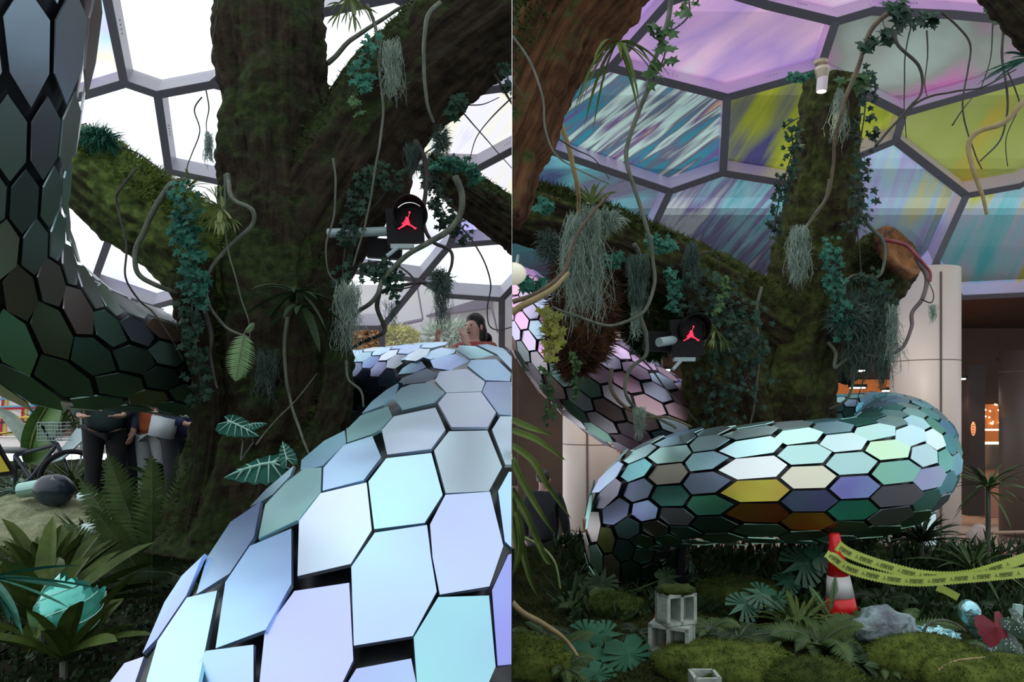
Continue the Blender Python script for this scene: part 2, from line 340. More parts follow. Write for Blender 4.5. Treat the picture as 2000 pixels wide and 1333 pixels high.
# ------------------------------------------------------------------ scaled serpent coils
class Coil:
    def __init__(s, ctrl, seg=10):
        s.q = cr(ctrl, seg); s.p = [P(*a[:3]) for a in s.q]; s.r = [a[3] for a in s.q]
        k = len(s.p); s.T = [(s.p[min(i+1, k-1)] - s.p[max(i-1, 0)]).normalized() for i in range(k)]
        u = Vector((0, 0, 1)); u = (u - s.T[0] * u.dot(s.T[0])).normalized(); s.U = []; s.S = [0]
        for i in range(k):
            u = (u - s.T[i] * u.dot(s.T[i])).normalized(); s.U.append(u)
            if i: s.S.append(s.S[-1] + (s.p[i] - s.p[i-1]).length)
    def at(s, x, a, off=0.0):
        x = min(max(x, 0), s.S[-1] - 1e-5); i = 0
        while i < len(s.S) - 2 and s.S[i+1] < x: i += 1
        t = (x - s.S[i]) / (s.S[i+1] - s.S[i]); c = s.p[i].lerp(s.p[i+1], t); r = s.r[i] * (1-t) + s.r[i+1] * t
        T = s.T[i].lerp(s.T[i+1], t).normalized(); U = s.U[i].lerp(s.U[i+1], t); U = (U - T * U.dot(T)).normalized(); Wd = T.cross(U)
        n = U * math.cos(a) + Wd * math.sin(a)
        return c + n * (r + off), n, r, c
    def body(s, parent, name='body', shrink=.945):
        mb = MB(); k = 28; vs = []; full = []
        for i in range(len(s.p)):
            Wd = s.T[i].cross(s.U[i])
            vs += [s.p[i] + (s.U[i] * math.cos(2*math.pi*j/k) + Wd * math.sin(2*math.pi*j/k)) * s.r[i] * shrink for j in range(k)]
            full += [s.p[i] + (s.U[i] * math.cos(2*math.pi*j/k) + Wd * math.sin(2*math.pi*j/k)) * s.r[i] * .985 for j in range(k)]
        mb.add(vs, [(i*k+j, i*k+(j+1) % k, (i+1)*k+(j+1) % k, (i+1)*k+j) for i in range(len(s.p)-1) for j in range(k)] + [tuple(range(k-1, -1, -1)), tuple((len(s.p)-1)*k+j for j in range(k))])
        s.tree = BVHTree.FromPolygons(full, [f for f in mb.f]) 
        return mb.build(name, M_core, parent, smooth=True, cap=True)
    def scales(s, parent, n, kD, colour, keep, top=100, a=.64, b=.36, gap=.92, tilt=.03, miny=.5):
        cand = []; x = .02; col = 0
        while x < s.S[-1] - .02:
            r = s.at(x, 0)[2]; D = kD * r
            for j in range(n):
                th = 2 * math.pi * (j + .5 * (col % 2)) / n; h = math.pi / n
                cs = [s.at(x + u * D * gap, th + v * h * gap, .012 * r / .4) for u, v in ((a, 0), (b, 1), (-b, 1), (-a, 0), (-b, -1), (b, -1))]
                c, nr, rr, cc = s.at(x, th)
                if (x - a*D < 0) or (x + a*D > s.S[-1]): continue
                view = (c - Vector((0, 0, CH))).normalized()
                if nr.dot(view) > .12: continue
                pp = [q[0] for q in cs]; ax = Vector((rnd(-1, 1), rnd(-1, 1), rnd(-1, 1))).cross(nr).normalized(); qr = Quaternion(ax, rnd(-tilt, tilt) * 2)
                q2 = Quaternion(s.at(x, th)[1].cross(s.at(x + .02, th)[0] - c).normalized(), -tilt * 1.2)
                m = sum(pp, Vector()) / 6; pp = [m + qr @ (q2 @ (v - m)) for v in pp]; pn = (pp[0] - pp[3]).cross(pp[1] - pp[5]).normalized(); pp = [v - pn * (v - m).dot(pn) + nr * .01 * rr / .4 for v in pp]
                X = 1000 + m.x / m.y * F; Z = HZ - (m.z - CH) / m.y * F
                if not keep(X, Z): continue
                if m.y < miny: continue
                area = (pp[0] - pp[3]).length * (pp[1] - pp[5]).length * max(-nr.dot(view), .02) / m.y ** 2
                if Z < -150 or Z > 1400 or X < -80 or X > 2080: area = 0
                cand.append((area, pp, nr, colour(X, Z)))
            x += D; col += 1
        cand.sort(key=lambda e: -e[0]); rest = MB()
        for i, (ar, pp, nr, c) in enumerate(cand):
            if i < top and ar > 0: MB().slab(pp, nr, .008, c).build('scale', M_scale, parent)
            else: rest.slab(pp, nr, .008, c)
        o = rest.build('small_scales', M_scale, parent)
        if o: o['kind'] = 'stuff'

def pick(*c):
    k = random.choice(c); d = rnd(.85, 1.1); return tuple(min(1, q * d) for q in k)
SIDE = -1
random.seed(11)
serpL = thing('serpent_sculpture', P(500, 1000, 5.6), 'giant iridescent serpent sculpture clad in hexagon scales, coiling around the dark tree', 'sculpture')
c1 = Coil([(600, 1900, 1.9, .86), (800, 1400, 2.6, .93), (905, 1130, 3.4, .95), (990, 950, 4.3, .83), (965, 835, 5.0, .60), (870, 780, 5.5, .42), (770, 765, 6.0, .36), (680, 765, 6.3, .34), (560, 770, 6.5, .33)])
b1 = c1.body(serpL, 'coil_body')
def conv(z, pts):
    ox, oy, k = {'D': (660, 640, 5.882), 'A': (350, 700, 3.077), 'B': (200, 950, 3.48), 'C': (600, 1050, 4.71), 'P': (0, 0, 1)}[z]
    return [(ox + x / k, oy + y / k) for x, y in pts]
lb, pb, wh, te, lv, dk = (.48, .70, .90), (.42, .64, .94), (.68, .79, .92), (.40, .70, .77), (.50, .60, .88), (.34, .46, .80)
polys = [
 ('D', wh, [(1170,505),(1480,475),(1690,625),(1650,735),(1245,750),(1115,610)]),
 ('D', wh, [(1250,755),(1645,742),(1815,975),(1725,1140),(1305,1145),(1150,870)]),
 ('D', wh, [(1020,470),(1160,530),(1070,622),(840,645),(670,665),(740,580)]),
 ('D', lb, [(635,800),(745,950),(1110,865),(1220,740),(1070,633),(840,652),(725,695)]),
 ('D', pb, [(1060,380),(1100,465),(1300,495),(1470,455),(1510,380),(1350,305),(1200,320)]),
 ('D', lb, [(960,335),(1060,368),(1335,295),(1355,255),(1180,232),(1000,290)]),
 ('D', lb, [(1530,375),(1490,440),(1695,608),(1975,617),(1990,525),(1820,365)]),
 ('D', lb, [(1370,265),(1520,360),(1810,350),(1790,300),(1580,215),(1390,205)]),
 ('D', lb, [(1600,200),(1830,310),(2000,490),(2060,400),(1900,240),(1720,190)]),
 ('D', lb, [(1705,625),(1660,735),(1850,1000),(2020,1010),(2080,800),(2020,625)]),
 ('D', lb, [(1000,210),(1180,195),(1360,190),(1500,140),(1330,120),(1120,150)]),
 ('D', lb, [(720,380),(860,350),(960,270),(990,210),(900,240),(790,310)]),
 ('D', pb, [(690,540),(880,520),(1010,460),(960,390),(850,400),(740,470)]),
 ('A', wh, [(1930,350),(1880,430),(1960,640),(2080,640),(2120,350)]),
 ('D', pb, [(275,985),(390,850),(560,715),(690,640),(660,760),(520,895)]),
 ('A', te, [(1005,430),(1090,345),(1255,290),(1280,350),(1215,425),(1150,460),(1010,508)]),
 ('A', wh, [(1290,350),(1540,297),(1600,430),(1515,545),(1250,580),(1217,432)]),
 ('A', wh, [(1622,440),(1852,435),(1940,655),(1860,800),(1602,812),(1532,555)]),
 ('A', lb, [(1245,602),(1515,570),(1583,822),(1475,990),(1172,1028),(1137,742)]),
 ('A', lb, [(867,660),(990,522),(1160,467),(1213,595),(1108,733),(862,797)]),
 ('A', pb, [(735,612),(870,497),(993,435),(1003,508),(860,648),(728,673)]),
 ('A', te, [(640,748),(750,663),(856,657),(850,805),(710,973),(475,1083),(517,880)]),
 ('A', te, [(425,893),(520,790),(690,645),(665,710),(560,820),(497,860)]),
 ('P', wh, [(584,1018),(626,964),(716,943),(726,1036),(685,1102),(581,1126)]),
 ('P', lb, [(732,1041),(834,1026),(842,1090),(853,1156),(806,1243),(691,1262),(686,1108)]),
 ('P', lv, [(840,1025),(870,967),(957,961),(983,1067),(956,1146),(859,1162),(845,1090)]),
 ('P', lb, [(973,960),(994,922),(1040,925),(1060,1055),(1002,1073),(986,1058)]),
 ('P', te, [(856,1167),(955,1164),(968,1303),(950,1345),(815,1345),(808,1246)]),
 ('P', dk, [(961,1154),(993,1084),(1060,1064),(1080,1290),(972,1301)]),
 ('P', lv, [(696,1307),(803,1287),(814,1340),(800,1400),(660,1420),(680,1333)]),
 ('P', lv, [(575,1155),(682,1139),(690,1290),(671,1330),(620,1400),(500,1400),(517,1235)]),
 ('P', pb, [(440,1138),(488,1067),(569,1033),(569,1141),(518,1231),(421,1267)]),
 ('P', pb, [(404,1090),(450,1020),(509,980),(496,1049),(448,1121),(383,1162)]),
 ('P', lb, [(365,1168),(424,1154),(402,1262),(385,1345),(300,1420),(286,1330),(308,1252)]),
 ('P', lv, [(402,1272),(495,1260),(495,1333),(490,1400),(370,1420),(365,1333)]),
 ('P', dk, [(355,1125),(400,1082),(393,1093),(364,1163),(308,1246),(278,1277),(321,1177)]),
 ('P', lv, [(243,1296),(281,1283),(264,1333),(240,1390),(190,1390),(215,1333)]),
 ('P', te, [(298,1207),(302,1213),(243,1291),(237,1290)]),
 ('P', lb, [(516,1262),(500,1262),(502,1333),(508,1345)])]
random.seed(5)
for z, col, pts in polys[:-1]:
    pix = conv(z, pts); hit = []; EYE = Vector((0, 0, CH)); cxp = sum(p[0] for p in pix) / len(pix); cyp = sum(p[1] for p in pix) / len(pix)
    hs = []
    for (x, y) in [(cxp, cyp)] + [(cxp + (x - cxp) * .6, cyp + (y - cyp) * .6) for x, y in pix]:
        h = c1.tree.ray_cast(EYE, (P(x, y, 1) - EYE).normalized())
        if h[0] is not None: hs.append((h[0], h[1]))
    if not hs: continue
    med = sorted(h[0].y for h in hs)[len(hs) // 2]; hs = [h for h in hs if abs(h[0].y - med) < .45]
    m = sum((h[0] for h in hs), Vector()) / len(hs); nr = Vector()
    for h in hs: nr += h[1] if h[1].dot(h[0] - EYE) < 0 else -h[1]
    nr.normalize(); vd = (m - EYE).normalized()
    if -nr.dot(vd) < .30: nr = (nr - vd * (.30 + nr.dot(vd))).normalized()
    # each plate is flat: its corners lie where the sight lines meet the plate's own plane
    out = []; m2 = m + nr * .02
    for (x, y) in pix:
        d = P(x, y, 1) - EYE; out.append(EYE + d * ((m2 - EYE).dot(nr) / d.dot(nr)))
    mc = tuple(min(1, q * rnd(.93, 1.05)) for q in col)
    MB().slab(out, nr, .012, mc).build('scale', M_scale, b1)
def keep1(x, y): return 660 < x < 850 and y < 830 and not (x > 780 and y > 720) 
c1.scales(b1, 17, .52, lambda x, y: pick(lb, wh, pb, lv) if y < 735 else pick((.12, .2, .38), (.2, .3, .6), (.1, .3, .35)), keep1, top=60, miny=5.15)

c2 = Coil([(-90, -520, 2.5, .46), (-50, -180, 2.75, .43), (-25, -20, 2.9, .39), (-2, 160, 3.1, .31), (0, 320, 3.35, .27), (-15, 470, 3.7, .34), (35, 605, 4.15, .43), (120, 665, 4.55, .42), (220, 690, 5.0, .38), (320, 712, 5.4, .36), (420, 735, 5.8, .35), (540, 755, 6.2, .33)])
b2 = c2.body(serpL, 'coil_body')
def colL2(x, y):  # reflected sky put into the tints: lightest on the upper plates
    if y < 480 and x < 130: return pick((.72, .90, .95), (.68, .84, .96), (.74, .94, .92), (.82, .86, .94))
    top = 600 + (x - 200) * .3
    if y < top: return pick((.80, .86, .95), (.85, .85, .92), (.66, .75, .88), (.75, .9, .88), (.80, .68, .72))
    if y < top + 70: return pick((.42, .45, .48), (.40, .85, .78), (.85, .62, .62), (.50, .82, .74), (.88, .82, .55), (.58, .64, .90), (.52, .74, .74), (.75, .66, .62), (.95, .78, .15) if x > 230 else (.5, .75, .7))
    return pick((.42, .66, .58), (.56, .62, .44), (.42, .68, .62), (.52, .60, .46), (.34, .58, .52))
random.seed(21)
c2.scales(b2, 14, .98, colL2, lambda x, y: x < 440, top=98, gap=.88, a=.68, b=.32)

SIDE = 1
serpR = thing('serpent_sculpture', P(1300, 1130, 6.4), 'turquoise iridescent serpent sculpture clad in hexagon scales, looping in front of the leaning trunk', 'sculpture')
c3 = Coil([(1380, 1300, 7.1, .40), (1290, 1180, 6.7, .42), (1243, 1080, 6.4, .43), (1255, 990, 6.1, .43), (1330, 955, 5.8, .43), (1400, 950, 5.6, .43), (1470, 944, 5.45, .43), (1580, 940, 5.4, .435), (1680, 932, 5.5, .44), (1740, 908, 5.9, .45), (1757, 872, 6.45, .42), (1730, 838, 6.95, .34), (1660, 826, 7.25, .28), (1580, 826, 7.4, .26), (1500, 840, 7.5, .26)])
b3 = c3.body(serpR, 'coil_body')
SPEC = [(1485, 975, (.85, .72, .12)), (1478, 1018, (.62, .20, .08)), (1620, 1018, (.65, .42, .08)), (1157, 1045, (.65, .22, .12)), (1225, 1037, (.32, .34, .12)), (1560, 915, (.95, .95, .75)), (1295, 945, (.85, .85, .66)), (1560, 1000, (.30, .32, .72)), (1690, 960, (.30, .36, .75)), (1735, 895, (.66, .95, .68)), (1300, 985, (.40, .50, .85)), (1370, 1010, (.18, .65, .45)), (1730, 945, (.30, .65, .52)), (1630, 980, (.12, .60, .42)), (1240, 965, (.55, .65, .95)), (1350, 970, (.22, .64, .58))]
USED = set()
def colR1(x, y):  # row tints raised to offset dark reflections, palest at the top
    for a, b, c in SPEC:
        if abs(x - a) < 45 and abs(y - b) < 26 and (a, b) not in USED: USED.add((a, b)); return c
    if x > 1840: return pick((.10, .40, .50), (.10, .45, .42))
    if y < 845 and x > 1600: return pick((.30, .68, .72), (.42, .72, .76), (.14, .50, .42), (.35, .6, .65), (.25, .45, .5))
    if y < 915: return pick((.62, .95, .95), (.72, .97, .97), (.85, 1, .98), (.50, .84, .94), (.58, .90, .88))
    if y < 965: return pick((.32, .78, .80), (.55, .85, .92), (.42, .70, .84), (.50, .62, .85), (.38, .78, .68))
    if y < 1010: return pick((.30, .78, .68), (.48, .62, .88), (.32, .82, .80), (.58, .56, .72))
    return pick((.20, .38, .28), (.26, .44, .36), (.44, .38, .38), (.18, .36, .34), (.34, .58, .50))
random.seed(8)
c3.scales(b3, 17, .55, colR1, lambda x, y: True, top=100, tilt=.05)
c4 = Coil([(1000, 560, 8.2, .30), (1060, 640, 7.8, .40), (1130, 715, 7.5, .46), (1210, 775, 7.3, .47), (1290, 820, 7.2, .43), (1380, 850, 7.2, .38), (1480, 870, 7.3, .33)])
b4 = c4.body(serpR, 'coil_body')
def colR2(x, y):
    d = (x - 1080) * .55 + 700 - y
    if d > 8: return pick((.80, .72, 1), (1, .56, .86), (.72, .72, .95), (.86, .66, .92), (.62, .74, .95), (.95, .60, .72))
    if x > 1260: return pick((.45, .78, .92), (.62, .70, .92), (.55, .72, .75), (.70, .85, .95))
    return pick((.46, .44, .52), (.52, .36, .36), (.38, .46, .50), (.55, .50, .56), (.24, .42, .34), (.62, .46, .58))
random.seed(13)
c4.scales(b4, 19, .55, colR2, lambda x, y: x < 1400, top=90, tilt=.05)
for px in (1330, 1545, 1700):                     # steel props under the coil
    q = P(px, 1040, 5.9); MB().tube([(q.x, q.y, .9), (q.x, q.y, 1.62)], .035, 10).build('support_post', M_black, serpR)

# ------------------------------------------------------------------ glass domes
def film(name, cols, ang=30, scale=1.0, tr=.8, streak=9.0, thr=None):
    m, t, b = nodes_mat(name); n, l = t.nodes, t.links; n.remove(b)
    out = [q for q in n if q.type == 'OUTPUT_MATERIAL'][0]
    tc = n.new('ShaderNodeTexCoord'); mp = n.new('ShaderNodeMapping'); l.new(tc.outputs['Object'], mp.inputs[0])
    mp.inputs['Rotation'].default_value = (0, math.radians(ang), 0)
    m2 = n.new('ShaderNodeMapping'); m2.inputs['Scale'].default_value = (.35 * scale, .6 * scale, streak * scale); l.new(mp.outputs[0], m2.inputs[0])
    big = n.new('ShaderNodeTexNoise'); big.inputs['Scale'].default_value = .55 * scale; big.inputs['Detail'].default_value = 2; l.new(tc.outputs['Object'], big.inputs[0])
    st = n.new('ShaderNodeTexNoise'); st.inputs['Scale'].default_value = .7; st.inputs['Detail'].default_value = 5; st.inputs['Distortion'].default_value = .25; l.new(m2.outputs[0], st.inputs[0])  # reflections and wrinkles in the film, painted into its colour as streaks
    mx = n.new('ShaderNodeMath'); mx.operation = 'MULTIPLY_ADD'; l.new(st.outputs[0], mx.inputs[0]); mx.inputs[1].default_value = .62 if streak > 2 else .2
    m3 = n.new('ShaderNodeMath'); m3.operation = 'MULTIPLY'; l.new(big.outputs[0], m3.inputs[0]); m3.inputs[1].default_value = .75; l.new(m3.outputs[0], mx.inputs[2])
    r = n.new('ShaderNodeValToRGB'); e = r.color_ramp.elements; k = len(cols)
    lo, hi = (.48, .88) if streak > 2 else (.33, .63)
    e[0].position = lo; e[0].color = (*cols[0], 1); e[1].position = hi; e[1].color = (*cols[-1], 1)
    for i in range(1, k - 1): z = e.new(lo + (hi - lo) * i / (k - 1)); z.color = (*cols[i], 1)
    l.new(mx.outputs[0], r.inputs[0])
    T = n.new('ShaderNodeBsdfTransparent'); l.new(r.outputs[0], T.inputs[0])
    D = n.new('ShaderNodeBsdfTranslucent'); l.new(r.outputs[0], D.inputs[0])
    G = n.new('ShaderNodeBsdfGlossy'); G.inputs['Roughness'].default_value = .08; l.new(r.outputs[0], G.inputs[0])
    a = n.new('ShaderNodeMixShader'); a.inputs[0].default_value = 1 - tr; l.new(T.outputs[0], a.inputs[1]); l.new(D.outputs[0], a.inputs[2])
    c = n.new('ShaderNodeMixShader'); c.inputs[0].default_value = .12; l.new(a.outputs[0], c.inputs[1]); l.new(G.outputs[0], c.inputs[2])
    l.new(c.outputs[0], out.inputs[0]); return m
def dome(name, label, nodes, panels, yf, m_beam, side, bw=.11, bd=.34):
    t = thing(name, (side * 3, 9, 2), label, 'dome'); V = {k: P(x, y, yf(x, y)) for k, (x, y) in nodes.items()}
    edges = set(); dirv = Vector((0, math.cos(math.radians(58)), math.sin(math.radians(58))))
    for ids, fm in panels:
        pts = [V[i] + dirv * bd * .8 for i in ids]; c = sum(pts, Vector()) / len(pts); n = len(pts)
        mb = MB(); mb.add(pts + [c], [(i, (i + 1) % n, n) for i in range(n)]); mb.build('glass_panel', fm, t, side)
        for i in range(n): edges.add(tuple(sorted((ids[i], ids[(i+1) % n]))))
    for a, b in sorted(edges):
        A, B = V[a], V[b]; d = (B - A).normalized(); w = d.cross(dirv).normalized() * bw / 2; A2 = A - d * bw * .3; B2 = B + d * bw * .3
        mb = MB(); o = dirv * bd
        mb.add([A2 - w, A2 + w, A2 + w + o, A2 - w + o, B2 - w, B2 + w, B2 + w + o, B2 - w + o], [(0,1,2,3),(7,6,5,4),(0,4,5,1),(1,5,6,2),(2,6,7,3),(3,7,4,0)])
        for k in range(4):     # row of bolt heads
            if (B - A).length > .8: mb.box(A + (B - A) * (.45 + .04 * k) + w * 1.04 + o * .5, (.014, .014, .014))
        fb = mb.build('frame_beam', m_beam, t, side)
        k2 = dirv * -.012; w2 = w * 1.25; mb = MB()  # added dark strip paints the shade of the beam's unlit front face
        if fb: mb.add([A2 - w2, A2 + w2, B2 + w2, B2 - w2, A2 - w2 + k2, A2 + w2 + k2, B2 + w2 + k2, B2 - w2 + k2], [(0,1,2,3),(7,6,5,4),(0,4,5,1),(1,5,6,2),(2,6,7,3),(3,7,4,0)]).build('front_shade_strip', mat('dark_grey_front_shade', (.10, .10, .13), .5), fb, side)
    return t
fw = film('clear_film', [(1, 1, 1), (.95, .97, 1), (1, .99, .97), (.97, .95, 1)], 20, .6, .97, 1)
fl = film('pale_iridescent_film', [(.44, .38, .74), (.74, .70, .82), (.78, .72, .56), (.46, .62, .80), (.60, .48, .80)], 40, 1.2, .9, 4)
fl2 = film('faint_iridescent_film', [(.60, .56, .82), (.80, .77, .84), (.82, .78, .74), (.74, .78, .84), (.66, .60, .82)], -50, .8, .93, 3)
nl = dict(a=(60, -60), b=(198, -60), c=(243, 163), d=(136, 195), e=(40, 130), f=(430, -60), g=(560, 40), h=(415, 165), i=(308, 185), j=(330, 335), k=(230, 420), l=(90, 330),
          m=(560, 200), n=(560, 340), o=(440, 358), p=(440, 560), q=(300, 600), r=(180, 560), s=(640, 22), t=(770, -5), u=(905, 60), v=(905, 182), w=(775, 290), x=(771, 325),
          y=(1060, -70), z=(1060, 162), A=(932, 330), B=(1060, 262), C=(878, 480), D=(1060, 465), E=(821, 548), F=(690, 530), G=(640, 420), H=(690, 330), I=(980, 585), J=(875, 578),
          K=(1060, 500), Lx=(746, 640), M=(620, 640), N=(600, 740), O=(746, 760), Q=(1060, 760), R=(980, 700), S=(200, 740), T=(420, 740))
pl = [('abcde', fl), ('bfghic', fw), ('dcijkl', fw), ('ihmnoj', fw), ('jopqrk', fl2), (('g', 's', 't', 'u', 'v', 'w', 'x', 'H', 'n', 'm'), fw), ('tyzvu', fw),
      ('vzBAxw', fl), ('ABDC', fl), ('xACEFGH', fl2), ('CDKIJE', fw), (('F', 'E', 'Lx', 'M'), fw), (('E', 'J', 'I', 'R', 'O', 'Lx'), fw), ('IKQR', fl2), ('rqS', fl2), (('q', 'p', 'T', 'S'), fl2)]
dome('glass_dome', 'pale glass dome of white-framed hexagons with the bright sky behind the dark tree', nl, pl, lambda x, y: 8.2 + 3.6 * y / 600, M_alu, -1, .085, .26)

fA = film('pink_film', [(1, .30, .68), (1, .58, .86), (.62, .40, .80), (1, .62, .88), (.92, .94, .96)], 30, .9, .55, 3)
fB = film('teal_streak_film', [(.05, .12, .24), (.22, .14, .38), (.04, .36, .48), (.20, .18, .26), (.75, 1, .90), (.22, .12, .30), (.85, .62, .42)], 33, 1.3, .7, 11)
fC = film('olive_film', [(.10, .09, .24), (.40, .44, .05), (.60, .66, .08), (.26, .20, .24), (.68, .74, .14)], 60, .8, .7, 5)
fD = film('mauve_film', [(.40, .06, .24), (.40, .36, .32), (.66, .22, .50), (.36, .38, .34), (.52, .62, .56)], -20, .9, .75, 2)
fE = film('yellow_green_film', [(.60, .44, .07), (.42, .48, .12), (.46, .50, .16), (.84, .52, .78), (.58, .52, .84)], 80, .7, .68, 2.5)
fF = film('blue_streak_film', [(.06, .30, .36), (.14, .62, .74), (.50, .88, 1), (.34, .28, .55), (.90, 1, 1), (.62, .60, .92)], 52, 1.2, .78, 8)
fG = film('lilac_streak_film', [(.30, .52, .75), (.60, .55, .90), (.52, .78, .92), (.82, .80, .40), (.72, .72, .92)], 88, 1.2, .78, 8)
fH = film('cyan_yellow_film', [(.20, .78, .85), (.42, .85, .92), (.70, .78, .95), (.75, .78, .14), (.30, .40, .42), (.82, .84, .25)], 86, 1.0, .72, 6)
fI = film('dark_blue_film', [(.12, .16, .34), (.25, .70, .76), (.30, .28, .42), (.50, .52, .50)], 15, 1.0, .75, 4)
nr_ = dict(a=(1305, 4), b=(1192, 132), c=(1420, 190), d=(1132, 156), e=(1054, 288), f=(1412, 338), g=(1600, 140), h=(1632, 42), i=(1309, 374), j=(1560, 362), k=(1749, 275), l=(1764, 222),
           m=(1887, 382), n=(1660, 312), o=(1827, 515), p=(1875, 581), q=(1749, 600), r=(1235, 530), s=(1660, 560), t=(1400, 600), u=(1704, 21), v=(1860, 28), w=(2070, 48), x=(2070, 135),
           y=(1992, 363), z=(2070, 320), A=(2070, 572), B=(1500, 10), C=(1385, -25), D=(1340, -60), E=(940, -60), F=(940, 320), G=(940, 620), H=(1054, 590), I=(1125, 600), J=(1110, 720), K=(1075, 735), M=(1012, 640),
           N=(1500, -90), O=(2070, -90))
pr = [('EDabdeF', fA), ('abcghBC', fA), ('bcfied', fB), ('cglknjf', fC), ('huvwxlg', fD), ('lxzymk', fE), ('ifjnstr', fF), ('kmoqsn', fG), ('myzApo', fH), ('eirIHGF', fI), ('HIJKM', fC), ('CBhuvwON', fA)]
def yR(x, y): return 8.6 + 2.6 * y / 600
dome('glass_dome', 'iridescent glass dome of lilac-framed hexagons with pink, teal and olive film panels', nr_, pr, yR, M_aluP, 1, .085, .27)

# ------------------------------------------------------------------ buildings behind the domes
SIDE = 1
fc = thing('facade_building', (12, 24, 0), 'pale stone facade with stepped ledges seen through the coloured glass', 'building')
M_fac = mat('pale_stone', (.76, .78, .78), .8, 0, (.86, .88, .86), .6)
MB().box((10, 26, 18), (40, 2, 26)).build('wall', M_fac, fc)
for z in (7.5, 9.3, 10.6, 13.2, 16.0, 19.0, 22.5): MB().box((10, 24.4, z), (40, 1.6 if z < 12 else .8, .35)).build('ledge', M_white, fc)
for i in (1, 4):
    for z in (8.2,):
        q = MB().box((2.7 + i * 1.05, 24.95, z + .2), (1.1, .12, 1.2)); o = q.build('window', mat('dark_window', (.03, .05, .06), .1, 0), fc)
        s = MB(); [s.box((2.7 + i * 1.05, 24.87, z - .3 + k * .2), (1.14, .05, .04)) for k in range(6)]; s.build('window_bars', M_white, o)
# dark canopy hall
M_dk = mat('dark_ceiling', (.030, .016, .014), .6); M_dw = mat('dark_brown_wall', (.06, .032, .022), .6, 0, (.09, .05, .03), 1)
structure(MB().box((13, 18.3, 5.4), (26, 13.4, .5)).build('ceiling', M_dk, None, 1))
structure(MB().box((1.35, 12.5, 2.6), (2.5, .3, 5.2)).build('wall_left', M_dw, None, 1))
structure(MB().box((13, 23.6, 2.6), (26, .3, 5.2)).build('wall_back', M_dw, None, 1))
structure(MB().box((13, 12.3, 5.3), (26, .6, .7)).build('trim_canopy_edge', M_dk, None, 1))
M_wood = mat('lit_wood', (.45, .12, .03), .5, 0, (.62, .2, .05), 2, stretch=(8, 8, .3), emit=(.9, .26, .05), es=.25)  # lamplight on the timber put in as the wood's own faint glow
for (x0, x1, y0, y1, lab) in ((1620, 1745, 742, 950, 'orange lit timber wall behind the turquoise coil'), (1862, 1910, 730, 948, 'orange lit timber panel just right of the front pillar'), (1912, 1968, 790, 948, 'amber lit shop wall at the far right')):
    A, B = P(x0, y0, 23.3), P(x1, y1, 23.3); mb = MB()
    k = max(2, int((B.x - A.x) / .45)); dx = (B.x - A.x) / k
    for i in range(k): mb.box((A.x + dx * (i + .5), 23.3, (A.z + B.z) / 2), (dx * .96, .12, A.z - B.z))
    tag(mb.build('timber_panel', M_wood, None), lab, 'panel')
t = thing('cafe_kiosk', P(1940, 960, 16.5), 'shop front with a dark window under a bright strip light at the far right', 'kiosk')
A, B = P(1917, 870, 16.6), P(1972, 1010, 16.6)
MB().box((A + B) / 2, (B.x - A.x, .2, A.z - B.z)).build('counter', mat('pinkish_panel', (.30, .16, .13), .6), t)
MB().box(P(1942, 892, 16.4), (.62, .15, .55)).build('window', mat('shop_window', (.02, .018, .016), .2), t)
MB().box(P(1943, 866, 16.3), (.5, .05, .05)).build('strip_light', mat('warm_lamp', (1, .8, .5), .5, emit=(1, .75, .45), es=4), t)
MB().box(P(1945, 840, 16.3), (.62, .05, .04)).build('strip_light', MATS['warm_lamp'], t)
mb = MB()
for i in range(14): mb.ball(P(rnd(1915, 1965), rnd(790, 832), 23.15), .03, 6)
tag(mb.build('fairy_lights', MATS['warm_lamp'], None), 'sprinkle of tiny warm lights on the amber wall', 'lights', kind='stuff')
light('AREA', (P(1940, 830, 15.5)), 25, (1, .5, .2), (math.radians(90), 0, 0), size=2)
light('POINT', P(1690, 740, 15.5), 25, (1, .4, .12)); light('POINT', P(1885, 800, 15.6), 18, (1, .45, .15))
# shop sign, oval
t = thing('oval_sign', P(1901, 838, 15), 'small glowing orange oval sign on the dark post', 'sign')
mb = MB(); mb.ball(P(1901, 838, 15), (.05, .02, .15), 14); mb.build('sign_plate', mat('orange_glow', (.7, .2, .08), .5, emit=(1, .3, .1), es=.9), t, smooth=True)
mb = MB(); [mb.box(P(1901, 832 + k * 5, 14.95), (.045, .01, .015)) for k in range(4)]; mb.build('sign_letters', M_dk, t)
MB().box(P(1899, 860, 15.3), (.35, .3, 3.2)).build('post', M_dk, t)
def downlight(px, py, Y, lab, w=.28, e=30):
    t = thing('ceiling_downlight', P(px, py, Y), lab, 'light', 'square downlights in the dark canopy')
    c = P(px, py, Y)
    MB().box(c + Vector((0, 0, .03)), (w + .06, w * 1.2, .06)).build('housing', M_black, t)
    MB().box(c + Vector((0, 0, -.01)), (w, w, .03)).build('lens', mat('cool_lamp', (1, .97, .9), .5, emit=(1, .96, .88), es=9), t)
    light('SPOT', c - Vector((0, 0, .06)), e, (1, .92, .8), spot_size=1.9, shadow_soft_size=.1)
downlight(1975, 704, 14, 'square white downlight shining on the dark far pillar'); downlight(1865, 740, 15, 'white downlight just right of the front pillar')
downlight(1738, 763, 15, 'white downlight left of the front pillar above the coil', .22); downlight(1675, 757, 15, 'left of the two downlights behind the mossy trunk', .22)
downlight(1674, 724, 15, 'dim round downlight highest behind the hanging moss of the trunk', .22); downlight(1288, 723, 14, 'white downlight glowing under the red lamp bracket', .34)
t = thing('spotlight', P(1852, 590, 11.6), 'small white twin spotlight under the canopy edge right of the pillar', 'light')
